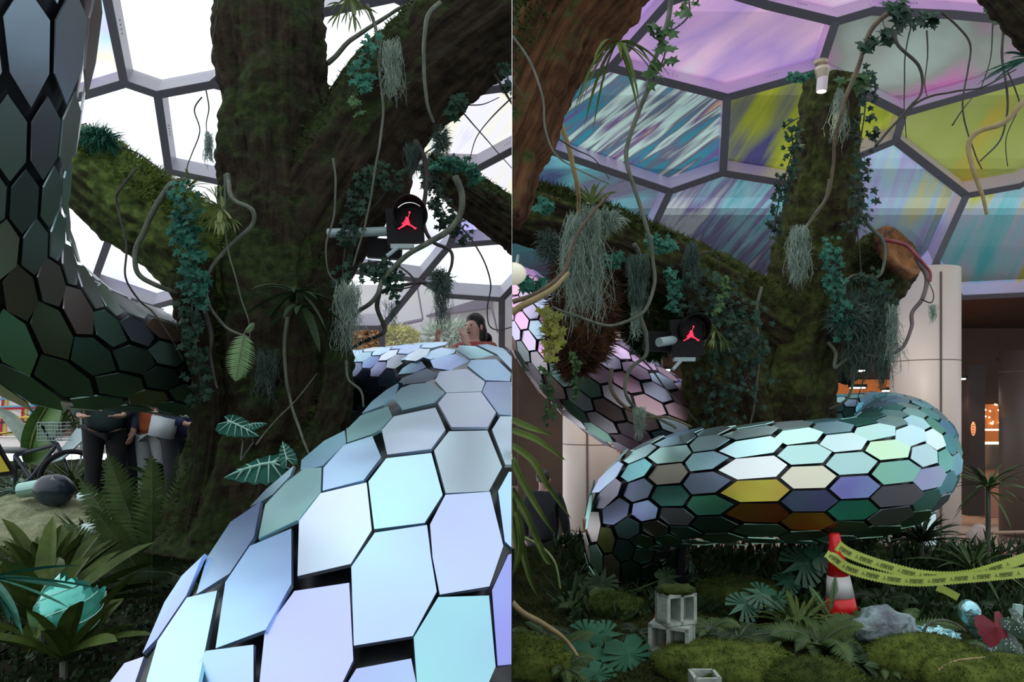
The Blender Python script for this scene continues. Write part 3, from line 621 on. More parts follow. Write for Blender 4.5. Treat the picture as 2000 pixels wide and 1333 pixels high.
for a, b in ((1847, 588), (1856, 592)): 
    mb = MB(); mb.lathe(P(a, b, 11.6), [(.03, -.08), (.05, .0), (.055, .08)], 12, Matrix.Rotation(.9, 4, 'Y')); mb.build('lamp_head', M_white, t)
# pillars
M_pil = mat('cream_metal_cladding', (.62, .52, .47), .42, 0, (.66, .56, .5), .8, spec=.5)
def pillar(px, w, Y, z1, lab, m, seam=0, z0=0.0, bands=(1.7, 3.2)):
    c = P(px, 800, Y); r = pxm(w, Y) / 2
    t = thing('round_pillar', (c.x, c.y, z0), lab, 'pillar')
    mb = MB(); mb.lathe((c.x, c.y, z0), [(r * 1.0, .12), (r, z1 - z0)], 48); mb.build('shaft', m, t, smooth=False)
    for p in t.children[0].data.polygons: p.use_smooth = len(p.vertices) == 4
    MB().lathe((c.x, c.y, z0), [(r * 1.01, 0), (r * 1.01, .12)], 48).build('plinth', mat('plinth_grey', (.12, .09, .08), .6), t)
    for b in bands: MB().lathe((c.x, c.y, b), [(r * 1.003, 0), (r * 1.003, .012)], 48).build('joint', mat('joint_dark', (.12, .09, .08), .7), t)
    a = -math.pi / 2 + seam; MB().box((c.x + r * math.cos(a), c.y + r * math.sin(a), (z0 + z1) / 2), (.025, .025, z1 - z0 - .2)).build('seam', MATS['joint_dark'], t)
    return t
pillar(1806, 122, 10.6, 4.55, 'cream metal round pillar at the right edge of the turquoise coil', M_pil, -.08)
pillar(1155, 112, 10.3, 3.6, 'cream round pillar behind the standing man', M_pil, -.25, bands=(.8, 2.0))
pillar(1995, 74, 13.5, 3.6, 'dark far pillar at the right edge lit by a downlight', mat('dark_pillar', (.10, .07, .06), .5), .4)
light('SPOT', P(1790, 600, 8.6) , 60, (1, .9, .8), (math.radians(65), 0, .1), spot_size=1.5, shadow_soft_size=.3)
light('SPOT', (1.5, 8.6, 4.2), 130, (1, .86, .74), (math.radians(50), 0, .1), spot_size=1.7, shadow_soft_size=.3)
# left side backgrounds
SIDE = -1
t = thing('pale_building', P(850, 640, 17), 'overexposed white building with a dark sloping eave behind the dome', 'building')
A, B = P(610, 560, 19), P(1000, 730, 19)
MB().box((A + B) / 2, (B.x - A.x, .5, A.z - B.z)).build('wall', mat('white_facade', (.85, .85, .87), .8), t)
mb = MB(); a, b = P(832, 618, 18.4), P(962, 588, 18.4); w = Vector((0, 0, .16)); mb.add([a, b - w, b + w, a + Vector((0, 0, .03)), a + Vector((0, .3, 0)), b - w + Vector((0, .3, 0)), b + w + Vector((0, .3, 0)), a + Vector((0, .3, .03))], [(0,1,2,3),(7,6,5,4),(0,4,5,1),(1,5,6,2),(2,6,7,3),(3,7,4,0)]); mb.build('eave', mat('grey_eave', (.20, .17, .26), .7), t)
mb = MB(); a, b = P(755, 640, 18.4), P(825, 625, 18.4); mb.tube([a, b], .05, 6); mb.tube([P(815, 560, 18.4), P(826, 625, 18.4)], .025, 6); mb.tube([P(958, 590, 18.4), P(972, 650, 18.4)], .03, 6); mb.build('gutter', MATS['grey_eave'], t)
t = thing('grid_wall', P(50, 840, 13.9), 'white wall panel crossed by a plaid of red, yellow and blue lines', 'wall panel')
A, B = P(-60, 735, 14), P(118, 852, 14)
MB().box((A + B) / 2, (B.x - A.x, .2, A.z - B.z)).build('panel', mat('white_board', (.82, .80, .78), .6), t)
for nm, col, vx, hy in (('red_lines', (.55, .02, .04), (5, 45, 112), (764, 798)), ('yellow_lines', (.80, .58, .10), (12, 52, 76), (762, 816, 846)), ('blue_lines', (.15, .40, .58), (62, 68, 92), (769, 779, 795)), ('black_lines', (.05, .03, .05), (107,), (825,))):
    mb = MB(); w = .022
    for x in vx: mb.tube([P(x + 3, 735, 13.87), P(x - 4, 852, 13.87)], w, 4)
    for y in hy: mb.tube([P(-60, y + 2, 13.86), P(118, y - 2, 13.86)], w, 4)
    mb.build(nm, mat(nm, col, .6), t)
m_brick = mat('brown_brick', (.10, .05, .045), .8, 0, (.16, .08, .07), 30)
tag(MB().box(P(148, 796, 13.9), (.62, .3, 1.1)).build('brick_pier', m_brick, None), 'brown brick pier right of the plaid wall panel', 'pier')

# ------------------------------------------------------------------ plant builders
def leaf_ivy(mb, p, d, n, s):
    d = d.normalized(); sd = d.cross(n).normalized(); n = sd.cross(d)
    o = [(0, 0), (.42, -.12), (.30, .22), (.62, .42), (.24, .52), (0, 1), (-.24, .52), (-.62, .42), (-.30, .22), (-.42, -.12)]
    vs = [p + (sd * x + d * y + n * (-.25 * abs(x))) * s for x, y in o]; mb.add(vs + [p + d * s * .35], [(i, (i + 1) % 10, 10) for i in range(10)])
def rv(): return Vector((rnd(-1, 1), rnd(-1, 1), rnd(-1, 1)))
def ivy(label, pts, n, s, m=None, spread=14, group=None, parent=None, seg=6):
    q = path(pts, seg); t = thing('ivy_vine', q[0], label, 'ivy', group); mb = MB(); mb.tube(q, .006, 5); mb.build('stem', M_vineD, t)
    mb = MB()
    for _ in range(n):
        i = random.randrange(len(q)); p = q[i] + Vector((rnd(-1, 1), rnd(-1, .2), rnd(-1, 1))) * pxm(spread, q[i].y)
        leaf_ivy(mb, p, Vector((rnd(-.7, .7), rnd(-.5, .2), rnd(-1, .2))), Vector((rnd(-.5, .5), -1, rnd(-.2, .8))), s * rnd(.6, 1.3))
    mb.build('leaves', m or M_ivy, t); return t
def hang_moss(label, top, L_, W_, n, m=None, r=.003, curl=.5, group=None, stem=None):
    p0 = P(*top); t = thing('hanging_moss', p0, label, 'moss', group); mb = MB(); L_, W_ = pxm(L_, top[2]), pxm(W_, top[2])
    r *= .62; n = int(n * 1.5)
    for _ in range(n):
        l = L_ * rnd(.35, 1); x = rnd(-.5, .5) * W_; k = 7; p = p0 + Vector((x, rnd(-.5, .5) * W_ * .8, rnd(-.12, .1) * L_)); pts = [p]
        for i in range(k):
            p = p + Vector((rnd(-1, 1) * curl * l / k + (-x) * .16, rnd(-1, 1) * curl * l / k, -l / k * rnd(.6, 1.2))); pts.append(p)
        mb.tube(pts, [r] * k + [r * .4], 3, cap=False)
        if curl > .3:
            for i in range(1, k): 
                e = pts[i] + rv() * l * .09; mb.tube([pts[i], e], r * .7, 3, cap=False)
    mb.build('strands', m or M_sp, t); return t
def fuzzball(label, c, rx, rz, n, m=None, name='air_plant', cat='moss', ln=.3, w=.004, drop=.3):
    p0 = P(*c); R = (pxm(rx, c[2]), pxm(rx, c[2]), pxm(rz, c[2])); mb = MB(); t = thing(name, p0, label, cat)
    for _ in range(n):
        d = rv().normalized(); a = p0 + Vector((d.x * R[0], d.y * R[1], d.z * R[2])) * rnd(.1, .8); l = R[0] * ln * rnd(.6, 1.6)
        b = a + (d + rv() * .6).normalized() * l * .6; e = b + (d + rv() + Vector((0, 0, -drop * 3))).normalized() * l * .6
        s = (e - a).cross(rv()).normalized() * w; mb.add([a - s, a + s, b + s * .7, b - s * .7, e], [(0, 1, 2, 3), (3, 2, 4)])
    mb.build('strands', m or M_sp, t); return t
def frond(mb, st, base, d, L_, droop, wd, n=22, fold=.25):
    d = d.normalized(); pts = []; k = 12
    for i in range(k + 1): t = i / k; pts.append(base + d * L_ * t + Vector((0, 0, -droop * L_ * t * t)))
    st.tube(pts, [.006 * (1 - .8 * i / k) * max(1, L_) for i in range(k + 1)], 5)
    for j in range(n):
        t = .08 + .9 * j / n; i = min(int(t * k), k - 1); p = pts[i].lerp(pts[i+1], t * k - i); T = (pts[i+1] - pts[i]).normalized()
        view = Vector((p.x, p.y, p.z - CH)).normalized()
        up = -view if abs(T.dot(view)) < .85 else Vector((0, 0, 1))
        up = (up + Vector((0, 0, .6))).normalized(); sd = T.cross(up).normalized(); up = sd.cross(T)
        l = wd * math.sin(math.pi * min(t * .92 + .12, 1)) ** .7 * L_; w = L_ / n * .42
        for sg in (-1, 1):
            o = (sd * sg + T * .35 - up * fold + rv() * .05).normalized()
            mb.add([p - T * w, p + o * l * .5 - T * w * .9 , p + o * l, p + o * l * .5 + T * w * .8, p + T * w * .7], [(0, 1, 2, 3, 4)])
def fern(label, base, n, L_, m=None, lean=(.0, 0), wd=.16, up=(.5, 1.2), droop=.35, group=None, name='fern', dirs=None, nn=22, cat='fern'):
    base = Vector(base); t = thing(name, base, label, cat, group); a, b = MB(), MB()
    if dirs:
        for d, l in dirs: frond(a, b, base, Vector(d), l, droop, wd, nn)
    else:
        for i in range(n):
            g = 2 * math.pi * (i + rnd(-.3, .3)) / n; frond(a, b, base, Vector((math.cos(g) + lean[0], math.sin(g) + lean[1], rnd(*up))), L_ * rnd(.75, 1.1), droop * rnd(.7, 1.4), wd, nn)
    a.build('leaflets', m or M_fern, t); b.build('stems', M_vine, t); return t
def blade(mb, base, d, L_, w, droop, k=7, fold=.3, tw=0):
    d = d.normalized(); pts = [base + d * L_ * (i / k) + Vector((0, 0, -droop * L_ * (i / k) ** 2)) for i in range(k + 1)]
    vs = []
    sd0 = d.cross(Vector((0, 0, 1))); sd0 = sd0.normalized() if sd0.length > .05 else Vector((1, 0, 0))
    if tw: sd0 = Quaternion(d, tw) @ sd0
    for i, p in enumerate(pts):
        t = i / k; ww = w * (math.sin(math.pi * min(1, t * .93 + .07)) ** .6) if i < k else 0.0005
        up = sd0.cross((pts[min(i+1, k)] - pts[max(i-1, 0)]).normalized())
        vs += [p - sd0 * ww / 2 + up * ww * fold, p, p + sd0 * ww / 2 + up * ww * fold]
    fs = []
    for i in range(k): a = i * 3; fs += [(a, a+1, a+4, a+3), (a+1, a+2, a+5, a+4)]
    mb.add(vs, fs)
def straps(label, base, n, L_, w, m=None, up=(.3, 1.6), droop=.25, group=None, name='strap_leaf_plant', cat='plant', stem=0, lean=(0, 0), fold=.25):
    base = Vector(base); t = thing(name, base, label, cat, group); mb = MB()
    top = base + Vector((0, 0, stem))
    if stem: s = MB(); s.tube([base - Vector((0, 0, .05)), top], .02, 8); s.build('stem', M_vine, t)
    for i in range(n):
        g = i * 2.4 + rnd(-.3, .3); u = rnd(*up); blade(mb, top + Vector((0, 0, -rnd(0, .1) * stem)), Vector((math.cos(g) + lean[0], math.sin(g) + lean[1], u)), L_ * rnd(.7, 1.1), w * rnd(.8, 1.2), droop * rnd(.5, 1.5), fold=fold, tw=rnd(-.5, .5))
    mb.build('leaves', m or M_strap, t); return t
def monstera_leaf(mb, c, n, tip, s, cuts=5):
    n = n.normalized(); tip = (tip - n * tip.dot(n)).normalized(); sd = tip.cross(n); out = []
    for sg in (1, -1):
        side = [(.0, -.30), (.16, -.46), (.40, -.46)]
        for k in range(cuts):
            t = k / cuts; a = math.radians(118 - t * 100); R = .62 + .10 * math.sin(t * 3) + t * .10
            side.append((math.sin(a + .13) * R, -math.cos(a + .13) * R * -1 if False else math.cos(a + .13) * R + .0))
            side.append((math.sin(a - .09) * R, math.cos(a - .09) * R))
            side.append((math.sin(a - .14) * .27, math.cos(a - .14) * .27 + .04))
        side.append((0, .86))
        out.append([(x * sg, y) for x, y in side])
    for side in out:
        vs = [c] + [c + (sd * x + tip * y - n * (.30 * abs(x) ** 1.6 + .18 * max(y, 0) ** 2)) * s for x, y in side]
        mb.add(vs, [(0, i, i + 1) for i in range(1, len(vs) - 1)])
def monstera(label, base, leaves, m=None, group=None):
    base = Vector(base); t = thing('monstera', base, label, 'plant', group)
    for (px, py, Y, s, ang, pitch) in leaves:
        c = P(px, py, Y); n = Vector((rnd(-.15, .15), -math.cos(pitch), math.sin(pitch))); tip = Vector((math.sin(ang), -.2, math.cos(ang)))
        mb = MB(); monstera_leaf(mb, c, n, tip, pxm(s, Y)); mb.build('leaf', m or M_mon, t)
        mb = MB(); q = cr([tuple(c), tuple((c + base) / 2 + Vector((0, 0, -.04))), tuple(base)], 5); mb.tube([Vector(v) + Vector((0, .01, 0)) for v in q], .007, 6); mb.build('leaf_stalk', M_fern, t)
    return t
def arrow_leaf(t, c, n, tip, s, m, vein=M_vein, wid=.42):
    n = n.normalized(); tip = (tip - n * tip.dot(n)).normalized(); sd = tip.cross(n); mb = MB()
    o = [(0, -.12), (.18, -.42), (.36, -.40), (.44, -.15), (.40, .02), (.44, .12), (.36, .25), (.38, .36), (.27, .5), (.26, .6), (.14, .78), (0, 1)]
    o = [(x * wid / .44, y) for x, y in o]; pos = lambda x, y: c + (sd * x + tip * y - n * (.45 * abs(x) + .25 * y * y)) * s
    for sg in (1, -1): mb.add([pos(0, 0)] + [pos(x * sg, y) for x, y in o], [(0, i, i + 1) for i in range(1, len(o))])
    lf = mb.build('leaf', m, t)
    if vein and lf:
        v = MB(); w = .006 * s / .2; e = n * .004
        v.tube([pos(0, y) + e for y in (-.1, .2, .5, .8, 1)], [w, w, w * .8, w * .6, w * .2], 4)
        for sg in (1, -1):
            for (y0, x1, y1) in ((0, .17, -.38), (0, .38, -.22), (.05, .40, .08), (.22, .34, .34), (.40, .25, .56), (.58, .14, .74)):
                v.tube([pos(0, y0) + e, pos(x1 * sg * .5 * wid / .44, (y0 + y1) / 2) + e, pos(x1 * sg * wid / .44, y1) + e], [w * .7, w * .5, w * .3], 4)
        v.build('veins', vein, lf)
def vine(label, pts, r, m=None, name='vine', group=None, seg=10, taper=.5):
    q = path(pts, seg); k = len(q); mb = MB(); r = r * .86; rr = [pxm(r, p.y) * (1 - (1 - taper) * i / k) * (1 + .12 * noise.noise(p * 9)) for i, p in enumerate(q)]
    w = [p + Vector((noise.noise(p * 5), noise.noise(p * 5 + Vector((9, 0, 0))), noise.noise(p * 5 + Vector((0, 9, 0))))) * pxm(r, p.y) * .8 for p in q]
    mb.tube(w, rr, 8); return tag(mb.build(name, m or M_vine, None, smooth=True, cap=True), label, 'vine', group)
def gz(px, py, left):         # ground point under a pixel
    Y = 6.0
    for _ in range(12):
        x = (px - 1000) / F * Y; z = zL(x, Y) if left else zR(x, Y); Y = .5 * Y + .5 * F * (CH - z) / max(py - HZ, 30)
    x = (px - 1000) / F * Y; return Vector((x, Y, (zL if left else zR)(x, Y)))

# ------------------------------------------------------------------ LEFT VIEW: vines, ivy, mosses
SIDE = -1
random.seed(3)
vine('thick grey-green vine snaking down the front of the dark trunk', [(443, 340, 5.0), (452, 385, 4.9), (492, 410, 4.85), (490, 445, 4.85), (440, 490, 4.85), (405, 540, 4.85), (408, 590, 4.85), (440, 640, 4.85), (490, 662, 4.85)], 6)
vine('knobbly teal vine drooping off the left bough', [(362, 352, 4.95), (330, 360, 4.85), (300, 410, 4.8), (280, 450, 4.75), (262, 490, 4.75), (268, 530, 4.75), (300, 555, 4.8), (350, 572, 4.9)], 7, taper=.7)
vine('thin vine hanging over the left bough to the pale scales', [(265, 330, 4.8), (235, 370, 4.7), (228, 400, 4.7), (245, 470, 4.7), (246, 540, 4.7), (270, 585, 4.8), (300, 610, 4.85), (330, 655, 4.85), (358, 705, 4.9)], 3, M_vineD)
vine('straight thin vine in front of the trunk middle', [(438, 340, 4.75), (440, 430, 4.75), (445, 485, 4.75), (470, 580, 4.75), (488, 650, 4.75), (478, 740, 4.75)], 2.4)
vine('long vine down the lower trunk to the first blue scales', [(560, 620, 5.0), (555, 700, 4.95), (565, 780, 4.9), (585, 840, 4.8), (602, 885, 4.6)], 5)
vine('tall vine hanging in front of the right bough', [(718, 10, 5.0), (735, 60, 5.0), (742, 140, 5.0), (748, 230, 5.0), (735, 320, 5.0), (718, 420, 5.0), (690, 520, 5.0)], 4)
vine('green vine loop over the thick right bough', [(860, 5, 4.9), (832, 40, 4.85), (828, 110, 4.85), (833, 190, 4.85), (848, 240, 4.9)], 6)
vine('dark vine carrying the upper end of the lamp bough', [(812, 275, 5.3), (832, 315, 5.3), (830, 370, 5.3), (825, 430, 5.3), (845, 470, 5.3), (880, 490, 5.3), (885, 515, 5.3), (872, 540, 5.3)], 6, M_vineD)
vine('thick vine sweeping below the black lamp toward the trunk', [(890, 345, 5.1), (904, 385, 5.1), (895, 425, 5.1), (860, 460, 5.1), (800, 500, 5.1), (755, 540, 5.1), (735, 580, 5.1), (690, 620, 5.2), (650, 650, 5.3)], 8)
vine('dark lower vine bending down to the back scales', [(740, 570, 5.2), (735, 600, 5.2), (752, 640, 5.2), (740, 655, 5.2), (700, 675, 5.3), (660, 690, 5.4)], 6, M_vineD)
vine('dark vine arch left of the fuzzy moss ball', [(745, 572, 5.2), (775, 560, 5.2), (810, 556, 5.2), (850, 553, 5.2)], 5, M_vineD)
vine('thin looping tendril around the lower vines', [(702, 518, 5.1), (740, 512, 5.1), (780, 522, 5.1), (808, 545, 5.1), (806, 560, 5.1), (770, 564, 5.1), (730, 545, 5.1), (700, 532, 5.1)], 2.6, M_vineD)
vine('thin tendril running from the far bough to the right seam', [(880, 430, 5.6), (915, 460, 5.6), (945, 510, 5.6), (958, 555, 5.6), (953, 600, 5.6), (955, 635, 5.6), (975, 645, 5.6), (1005, 638, 5.6)], 2.2, M_vineD)
vine('bare sloping branch at the top between trunk and bough', [(640, 125, 5.6), (690, 75, 5.6), (740, 45, 5.6), (790, 10, 5.6), (860, -10, 5.6)], 6)
vine('thin tendril hanging beside the upper trunk edge', [(650, 310, 5.1), (655, 360, 5.1), (650, 430, 5.1), (636, 480, 5.1), (640, 530, 5.1), (655, 550, 5.1)], 3)
vine('vine curling down over the dark back scales', [(676, 705, 5.0), (680, 740, 4.9), (705, 765, 4.9), (712, 795, 4.9)], 4)
vine('slim root down the left face of the trunk foot', [(400, 600, 4.9), (412, 660, 4.85), (410, 700, 4.85), (425, 760, 4.8)], 6, M_vineD)
vine('short twig hanging from the top beside the trunk', [(427, -10, 5.2), (422, 40, 5.2), (415, 85, 5.2)], 2.4, M_vineD)
vine('slanting thin stem rising from the left seedlings to the trunk', [(500, 870, 4.6), (540, 820, 4.6), (580, 780, 4.6), (620, 730, 4.6)], 2.5, M_vine)
vine('dark twig arching across the upper right sky panel', [(965, 145, 5.4), (990, 185, 5.4), (1010, 220, 5.4)], 4, M_vineD)
TW = 'bare dark twigs in front of the dome glass'
for i, (pp, lb_) in enumerate([([(133, 228, 4.7), (150, 245, 4.7), (170, 240, 4.7)], 'tiny bare twig at the tip of the left bough'), ([(395, 190, 5.3), (380, 215, 5.3), (390, 255, 5.3), (375, 300, 5.3), (365, 330, 5.3), (372, 360, 5.3)], 'thin crooked twig hanging left of the trunk'),
    ([(402, 175, 5.2), (408, 210, 5.2), (403, 240, 5.2), (405, 262, 5.2)], 'short vine with a moss tuft left of the trunk'), ([(220, 280, 4.9), (270, 300, 4.9), (310, 330, 4.9), (330, 350, 4.9)], 'thin twig lying along the top of the left bough'),
    ([(1000, 190, 5.5), (960, 230, 5.5), (930, 270, 5.5), (915, 320, 5.5)], 'long bare twig across the lilac panel'), ([(905, 205, 5.5), (940, 205, 5.5), (975, 190, 5.5)], 'short bare twig under the thick bough at right'),
    ([(850, 285, 5.3), (800, 325, 5.3), (760, 370, 5.3), (725, 410, 5.3), (700, 450, 5.3), (685, 510, 5.3)], 'slanting bare twig beside the black lamp'), ([(900, 215, 5.5), (930, 250, 5.5), (965, 290, 5.5), (1000, 330, 5.5)], 'fine twig crossing the lilac panel downward')]):
    vine(lb_, pp, 1.8, M_vineD, 'twig', seg=6)
ivy('dense ivy curtain hanging on the left bough beside the trunk', [(360, 370, 4.85), (365, 420, 4.8), (372, 470, 4.8), (385, 540, 4.8), (390, 600, 4.85)], 230, .055, spread=26)
ivy('dark ivy running down behind the grey vine to the coil', [(380, 560, 4.85), (375, 620, 4.8), (385, 690, 4.8), (395, 780, 4.8)], 110, .05, M_ivyD, 22)
ivy('small ivy sprig on the upper edge of the right bough', [(735, 80, 5.0), (715, 110, 5.0), (700, 150, 5.0), (720, 165, 5.0)], 60, .055, spread=14)
ivy('hanging ivy tail on the dark front of the right bough', [(690, 185, 4.95), (700, 200, 4.95), (705, 225, 4.95)], 12, .05, M_ivyG, 8)
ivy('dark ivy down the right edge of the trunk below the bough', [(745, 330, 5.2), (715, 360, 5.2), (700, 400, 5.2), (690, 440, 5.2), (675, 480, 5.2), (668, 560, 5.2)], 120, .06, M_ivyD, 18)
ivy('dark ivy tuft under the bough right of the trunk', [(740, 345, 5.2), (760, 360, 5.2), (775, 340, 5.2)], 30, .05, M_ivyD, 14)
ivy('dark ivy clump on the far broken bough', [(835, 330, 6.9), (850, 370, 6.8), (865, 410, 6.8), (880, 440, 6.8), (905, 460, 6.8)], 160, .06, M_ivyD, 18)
ivy('teal leaf crown on top of the far broken bough', [(850, 322, 6.8), (880, 318, 6.8), (910, 322, 6.8), (930, 345, 6.8)], 120, .055, M_ivy, 12)
ivy('ivy tuft below the thick bough near the seam', [(905, 190, 5.2), (890, 205, 5.2), (880, 225, 5.2)], 40, .05, M_ivyD, 12)
ivy('dark leaves at the upper right corner of the bright dome', [(975, 130, 5.3), (990, 150, 5.3), (1000, 175, 5.3)], 30, .05, M_ivyD, 12)
ivy('round leafy bush caught in the vine fork under the lamp', [(725, 530, 5.15), (750, 525, 5.15), (770, 545, 5.15), (775, 575, 5.15)], 150, .045, M_ivyD, 18)
hang_moss('pale wiry moss draped on the right bough', (765, 85, 4.9), 130, 34, 60, r=.0028)
hang_moss('pale moss wisps at the trunk right edge under the lamp', (680, 560, 5.0), 150, 44, 110, r=.003)
hang_moss('fine moss beard on the lower trunk', (520, 690, 4.95), 110, 50, 70, M_spD, r=.0028)
hang_moss('dark moss beard under the right bough beside the lamp', (805, 285, 5.3), 70, 36, 60, M_spD)
hang_moss('small green moss tassel left of the trunk', (408, 262, 5.2), 70, 12, 40, M_sp)
hang_moss('long thin moss trailing below the moss ball', (865, 565, 5.2), 90, 36, 60, M_spD, r=.0022)
hang_moss('thin moss wisps hanging from the lower vine', (765, 590, 5.2), 60, 50, 24, M_spD, r=.002)
fuzzball('grey-green air plant hooked at the top of the lamp vine', (862, 275, 5.2), 20, 34, 700, M_spD, ln=.5)
fuzzball('spiky grey moss ball at the end of the dark vine', (860, 548, 5.1), 22, 22, 700, M_spD, ln=.7)
fuzzball('teal mossy tuft at the cut end of the left bough', (150, 268, 4.85), 26, 16, 700, M_sp, ln=.7)
fuzzball('grassy tuft along the top of the left bough', (195, 272, 4.8), 30, 14, 700, M_ivy, ln=.8)
def stag(label, px, py, Y, ang, s, m=M_strapL, n=7):
    t = thing('staghorn_fern', P(px, py, Y), label, 'fern'); mb = MB(); c = P(px, py, Y)
    for i in range(n):
        a = ang + (i - n / 2) * .38 + rnd(-.1, .1); d = Vector((math.cos(a), rnd(-.4, .1), math.sin(a))); l = pxm(s, Y) * rnd(.7, 1.1)
        mid = c + d * l * .5; blade(mb, c, d, l * .62, l * .2, .1, 4)
        for k in (-.35, 0, .35): blade(mb, mid, Quaternion((0, 1, 0), k) @ d, l * .5, l * .11, .15, 4)
    mb.build('fronds', m, t)
stag('pale forked staghorn fern sprouting on the trunk by the grey vine', 432, 408, 4.7, math.pi * 1.2, 55, M_strapL, 11)
stag('yellow-green staghorn leaf hanging from the top between trunk and bough', 685, -5, 5.0, -math.pi * .45, 66, M_strapL, 6)
straps('dark strap-leaved rosette growing on the trunk middle', P(575, 570, 4.9), 12, .36, .045, M_fernD, (-.5, .6), .4)
straps('small leafy rosette under the dark trunk rosette', P(590, 600, 4.85), 9, .26, .05, M_fernD, (-.9, .3), .5)
fern('single pale green fern frond hanging in front of the trunk foot', P(478, 650, 4.6), 1, .33, M_fernL, dirs=[((-.15, -.1, -1), .33), ((.25, -.1, .2), .1)], wd=.30, droop=0, nn=24)
straps('tiny bright grass tufts on the left bough crest', P(370, 365, 4.8), 14, .2, .012, M_strapL, (.1, 1), .3, name='grass_tuft', cat='grass')

# hooded lamps with the red leaping player
LOGO = [(1480,765),(1450,885),(1437,885),(1425,868),(1400,865),(1375,885),(1372,905),(1390,920),(1365,940),(1340,985),(1300,1045),(1258,1062),(1290,1075),(1318,1070),(1325,1040),(1375,985),(1385,1030),(1370,1060),(1290,1110),(1210,1190),(1180,1200),(1132,1215),(1135,1235),(1190,1245),(1215,1215),(1300,1180),(1415,1105),(1530,1150),(1610,1195),(1640,1240),(1662,1257),(1720,1205),(1715,1195),(1680,1200),(1590,1140),(1490,1080),(1465,1030),(1475,980),(1460,900),(1500,765)]
M_red = mat('red_glow', (.9, .03, .08), .5, emit=(1, .03, .09), es=1.1)
def logo(name, c, w, m, parent=None, M=Matrix(), t=.006, label=None, cat=None):
    mb = MB(); s = w / 590
    pts = [Vector(c) + M @ Vector(((x - 1425) * s, 0, -(y - 980) * s)) for x, y in LOGO]
    bm = bmesh.new(); vs = [bm.verts.new(p) for p in pts]; f = bm.faces.new(vs); tri = bmesh.ops.triangulate(bm, faces=[f])['faces']
    bm.verts.index_update(); fs = [tuple(v.index for v in q.verts) for q in tri]; vv = [v.co.copy() for v in bm.verts]; bm.free()
    nn = M @ Vector((0, -1, 0)); mb.add(vv, fs); mb.add([p - nn * t for p in vv], fs)
    k = len(vv); mb.f += [(i, (i+1) % k, (i+1) % k + k, i + k) for i in range(k)]
    b = [Vector(c) + M @ Vector(((1497 + 33 * math.cos(a) - 1425) * s, -.001, -(735 + 33 * math.sin(a) - 980) * s)) for a in [i * math.pi / 8 for i in range(16)]]
    mb.add(b, [tuple(range(16))])
    o = mb.build(name, m, parent); 
    if label: tag(o, label, cat)
    return o
def hood_lamp(label, px, py, Y, w, h, polepts, sc=1.0, back=None):
    c = P(px, py, Y); t = thing('signal_lamp', c, label, 'lamp'); W_, H_ = pxm(w, Y), pxm(h, Y)
    MB().box(c + Vector((0, .03, 0)), (W_, .05, H_), Matrix.Rotation(-.06, 4, 'Y')).build('back_plate', M_black, t)
    mb = MB(); n = 30; R = W_ * .46; cc = c + Vector((W_ * .14, 0, H_ * .20)); vs = []
    for k, (y, s) in enumerate(((0, 1), (-.16 * sc, 1.02), (-.16 * sc, .95), (0, .93))):
        for j in range(n):
            a = math.radians(-42 + 264 * j / (n - 1)); yy = y * (.45 + .55 * max(0, math.sin(a))) if y else 0
            vs.append(cc + Vector((math.cos(a) * R * s + (W_ * .06 if y else 0), yy, math.sin(a) * R * s)))
    fs = [(a * n + j, a * n + j + 1, ((a + 1) % 4) * n + j + 1, ((a + 1) % 4) * n + j) for a in range(4) for j in range(n - 1)]
    mb.add(vs, fs); mb.build('hood', M_black, t, smooth=True)
    mb = MB(); mb.lathe(cc + Vector((0, .01, 0)), [(R * .92, -.02), (R * .92, .0)], 30, Matrix.Rotation(math.pi / 2, 4, 'X')); mb.build('lens', mat('black_lens', (.004, .002, .002), .6, spec=.1), t)
    logo('leaping_figure', cc + Vector((-W_ * .05, -.03, -H_ * .10)), W_ * .52, M_red, t)
    mb = MB(); q = [P(*p) for p in polepts]; mb.tube(q, pxm(9, q[0].y), 14); mb.build('pole', M_grey, t, smooth=False)
    mb = MB(); a = c + Vector((-.02, .03, -H_ * .5)); mb.box(a + Vector((0, 0, -.02)), (.16, .06, .03)); mb.tube([a, a + Vector((-.10, -.06, -.10))], .014, 6); mb.build('bracket', M_grey, t)
    if back:
        b = P(*back); MB().box(b, (pxm(66, b.y), .06, pxm(38, b.y)), Matrix.Rotation(.07, 4, 'Y')).build('rear_panel', M_black, t)
    return t
hood_lamp('black hooded signal lamp showing a red leaping player, hung before the bright dome', 790, 440, 5.1, 72, 70, [(640, 456, 5.25), (765, 452, 5.25)], back=(752, 487, 5.4))
SIDE = 1
hood_lamp('black hooded signal lamp with a red leaping player, half buried in the leafy trunk burl', 1343, 660, 5.45, 62, 74, [(1287, 669, 5.35), (1320, 664, 5.5)], back=(1290, 668, 5.65))
SIDE = -1

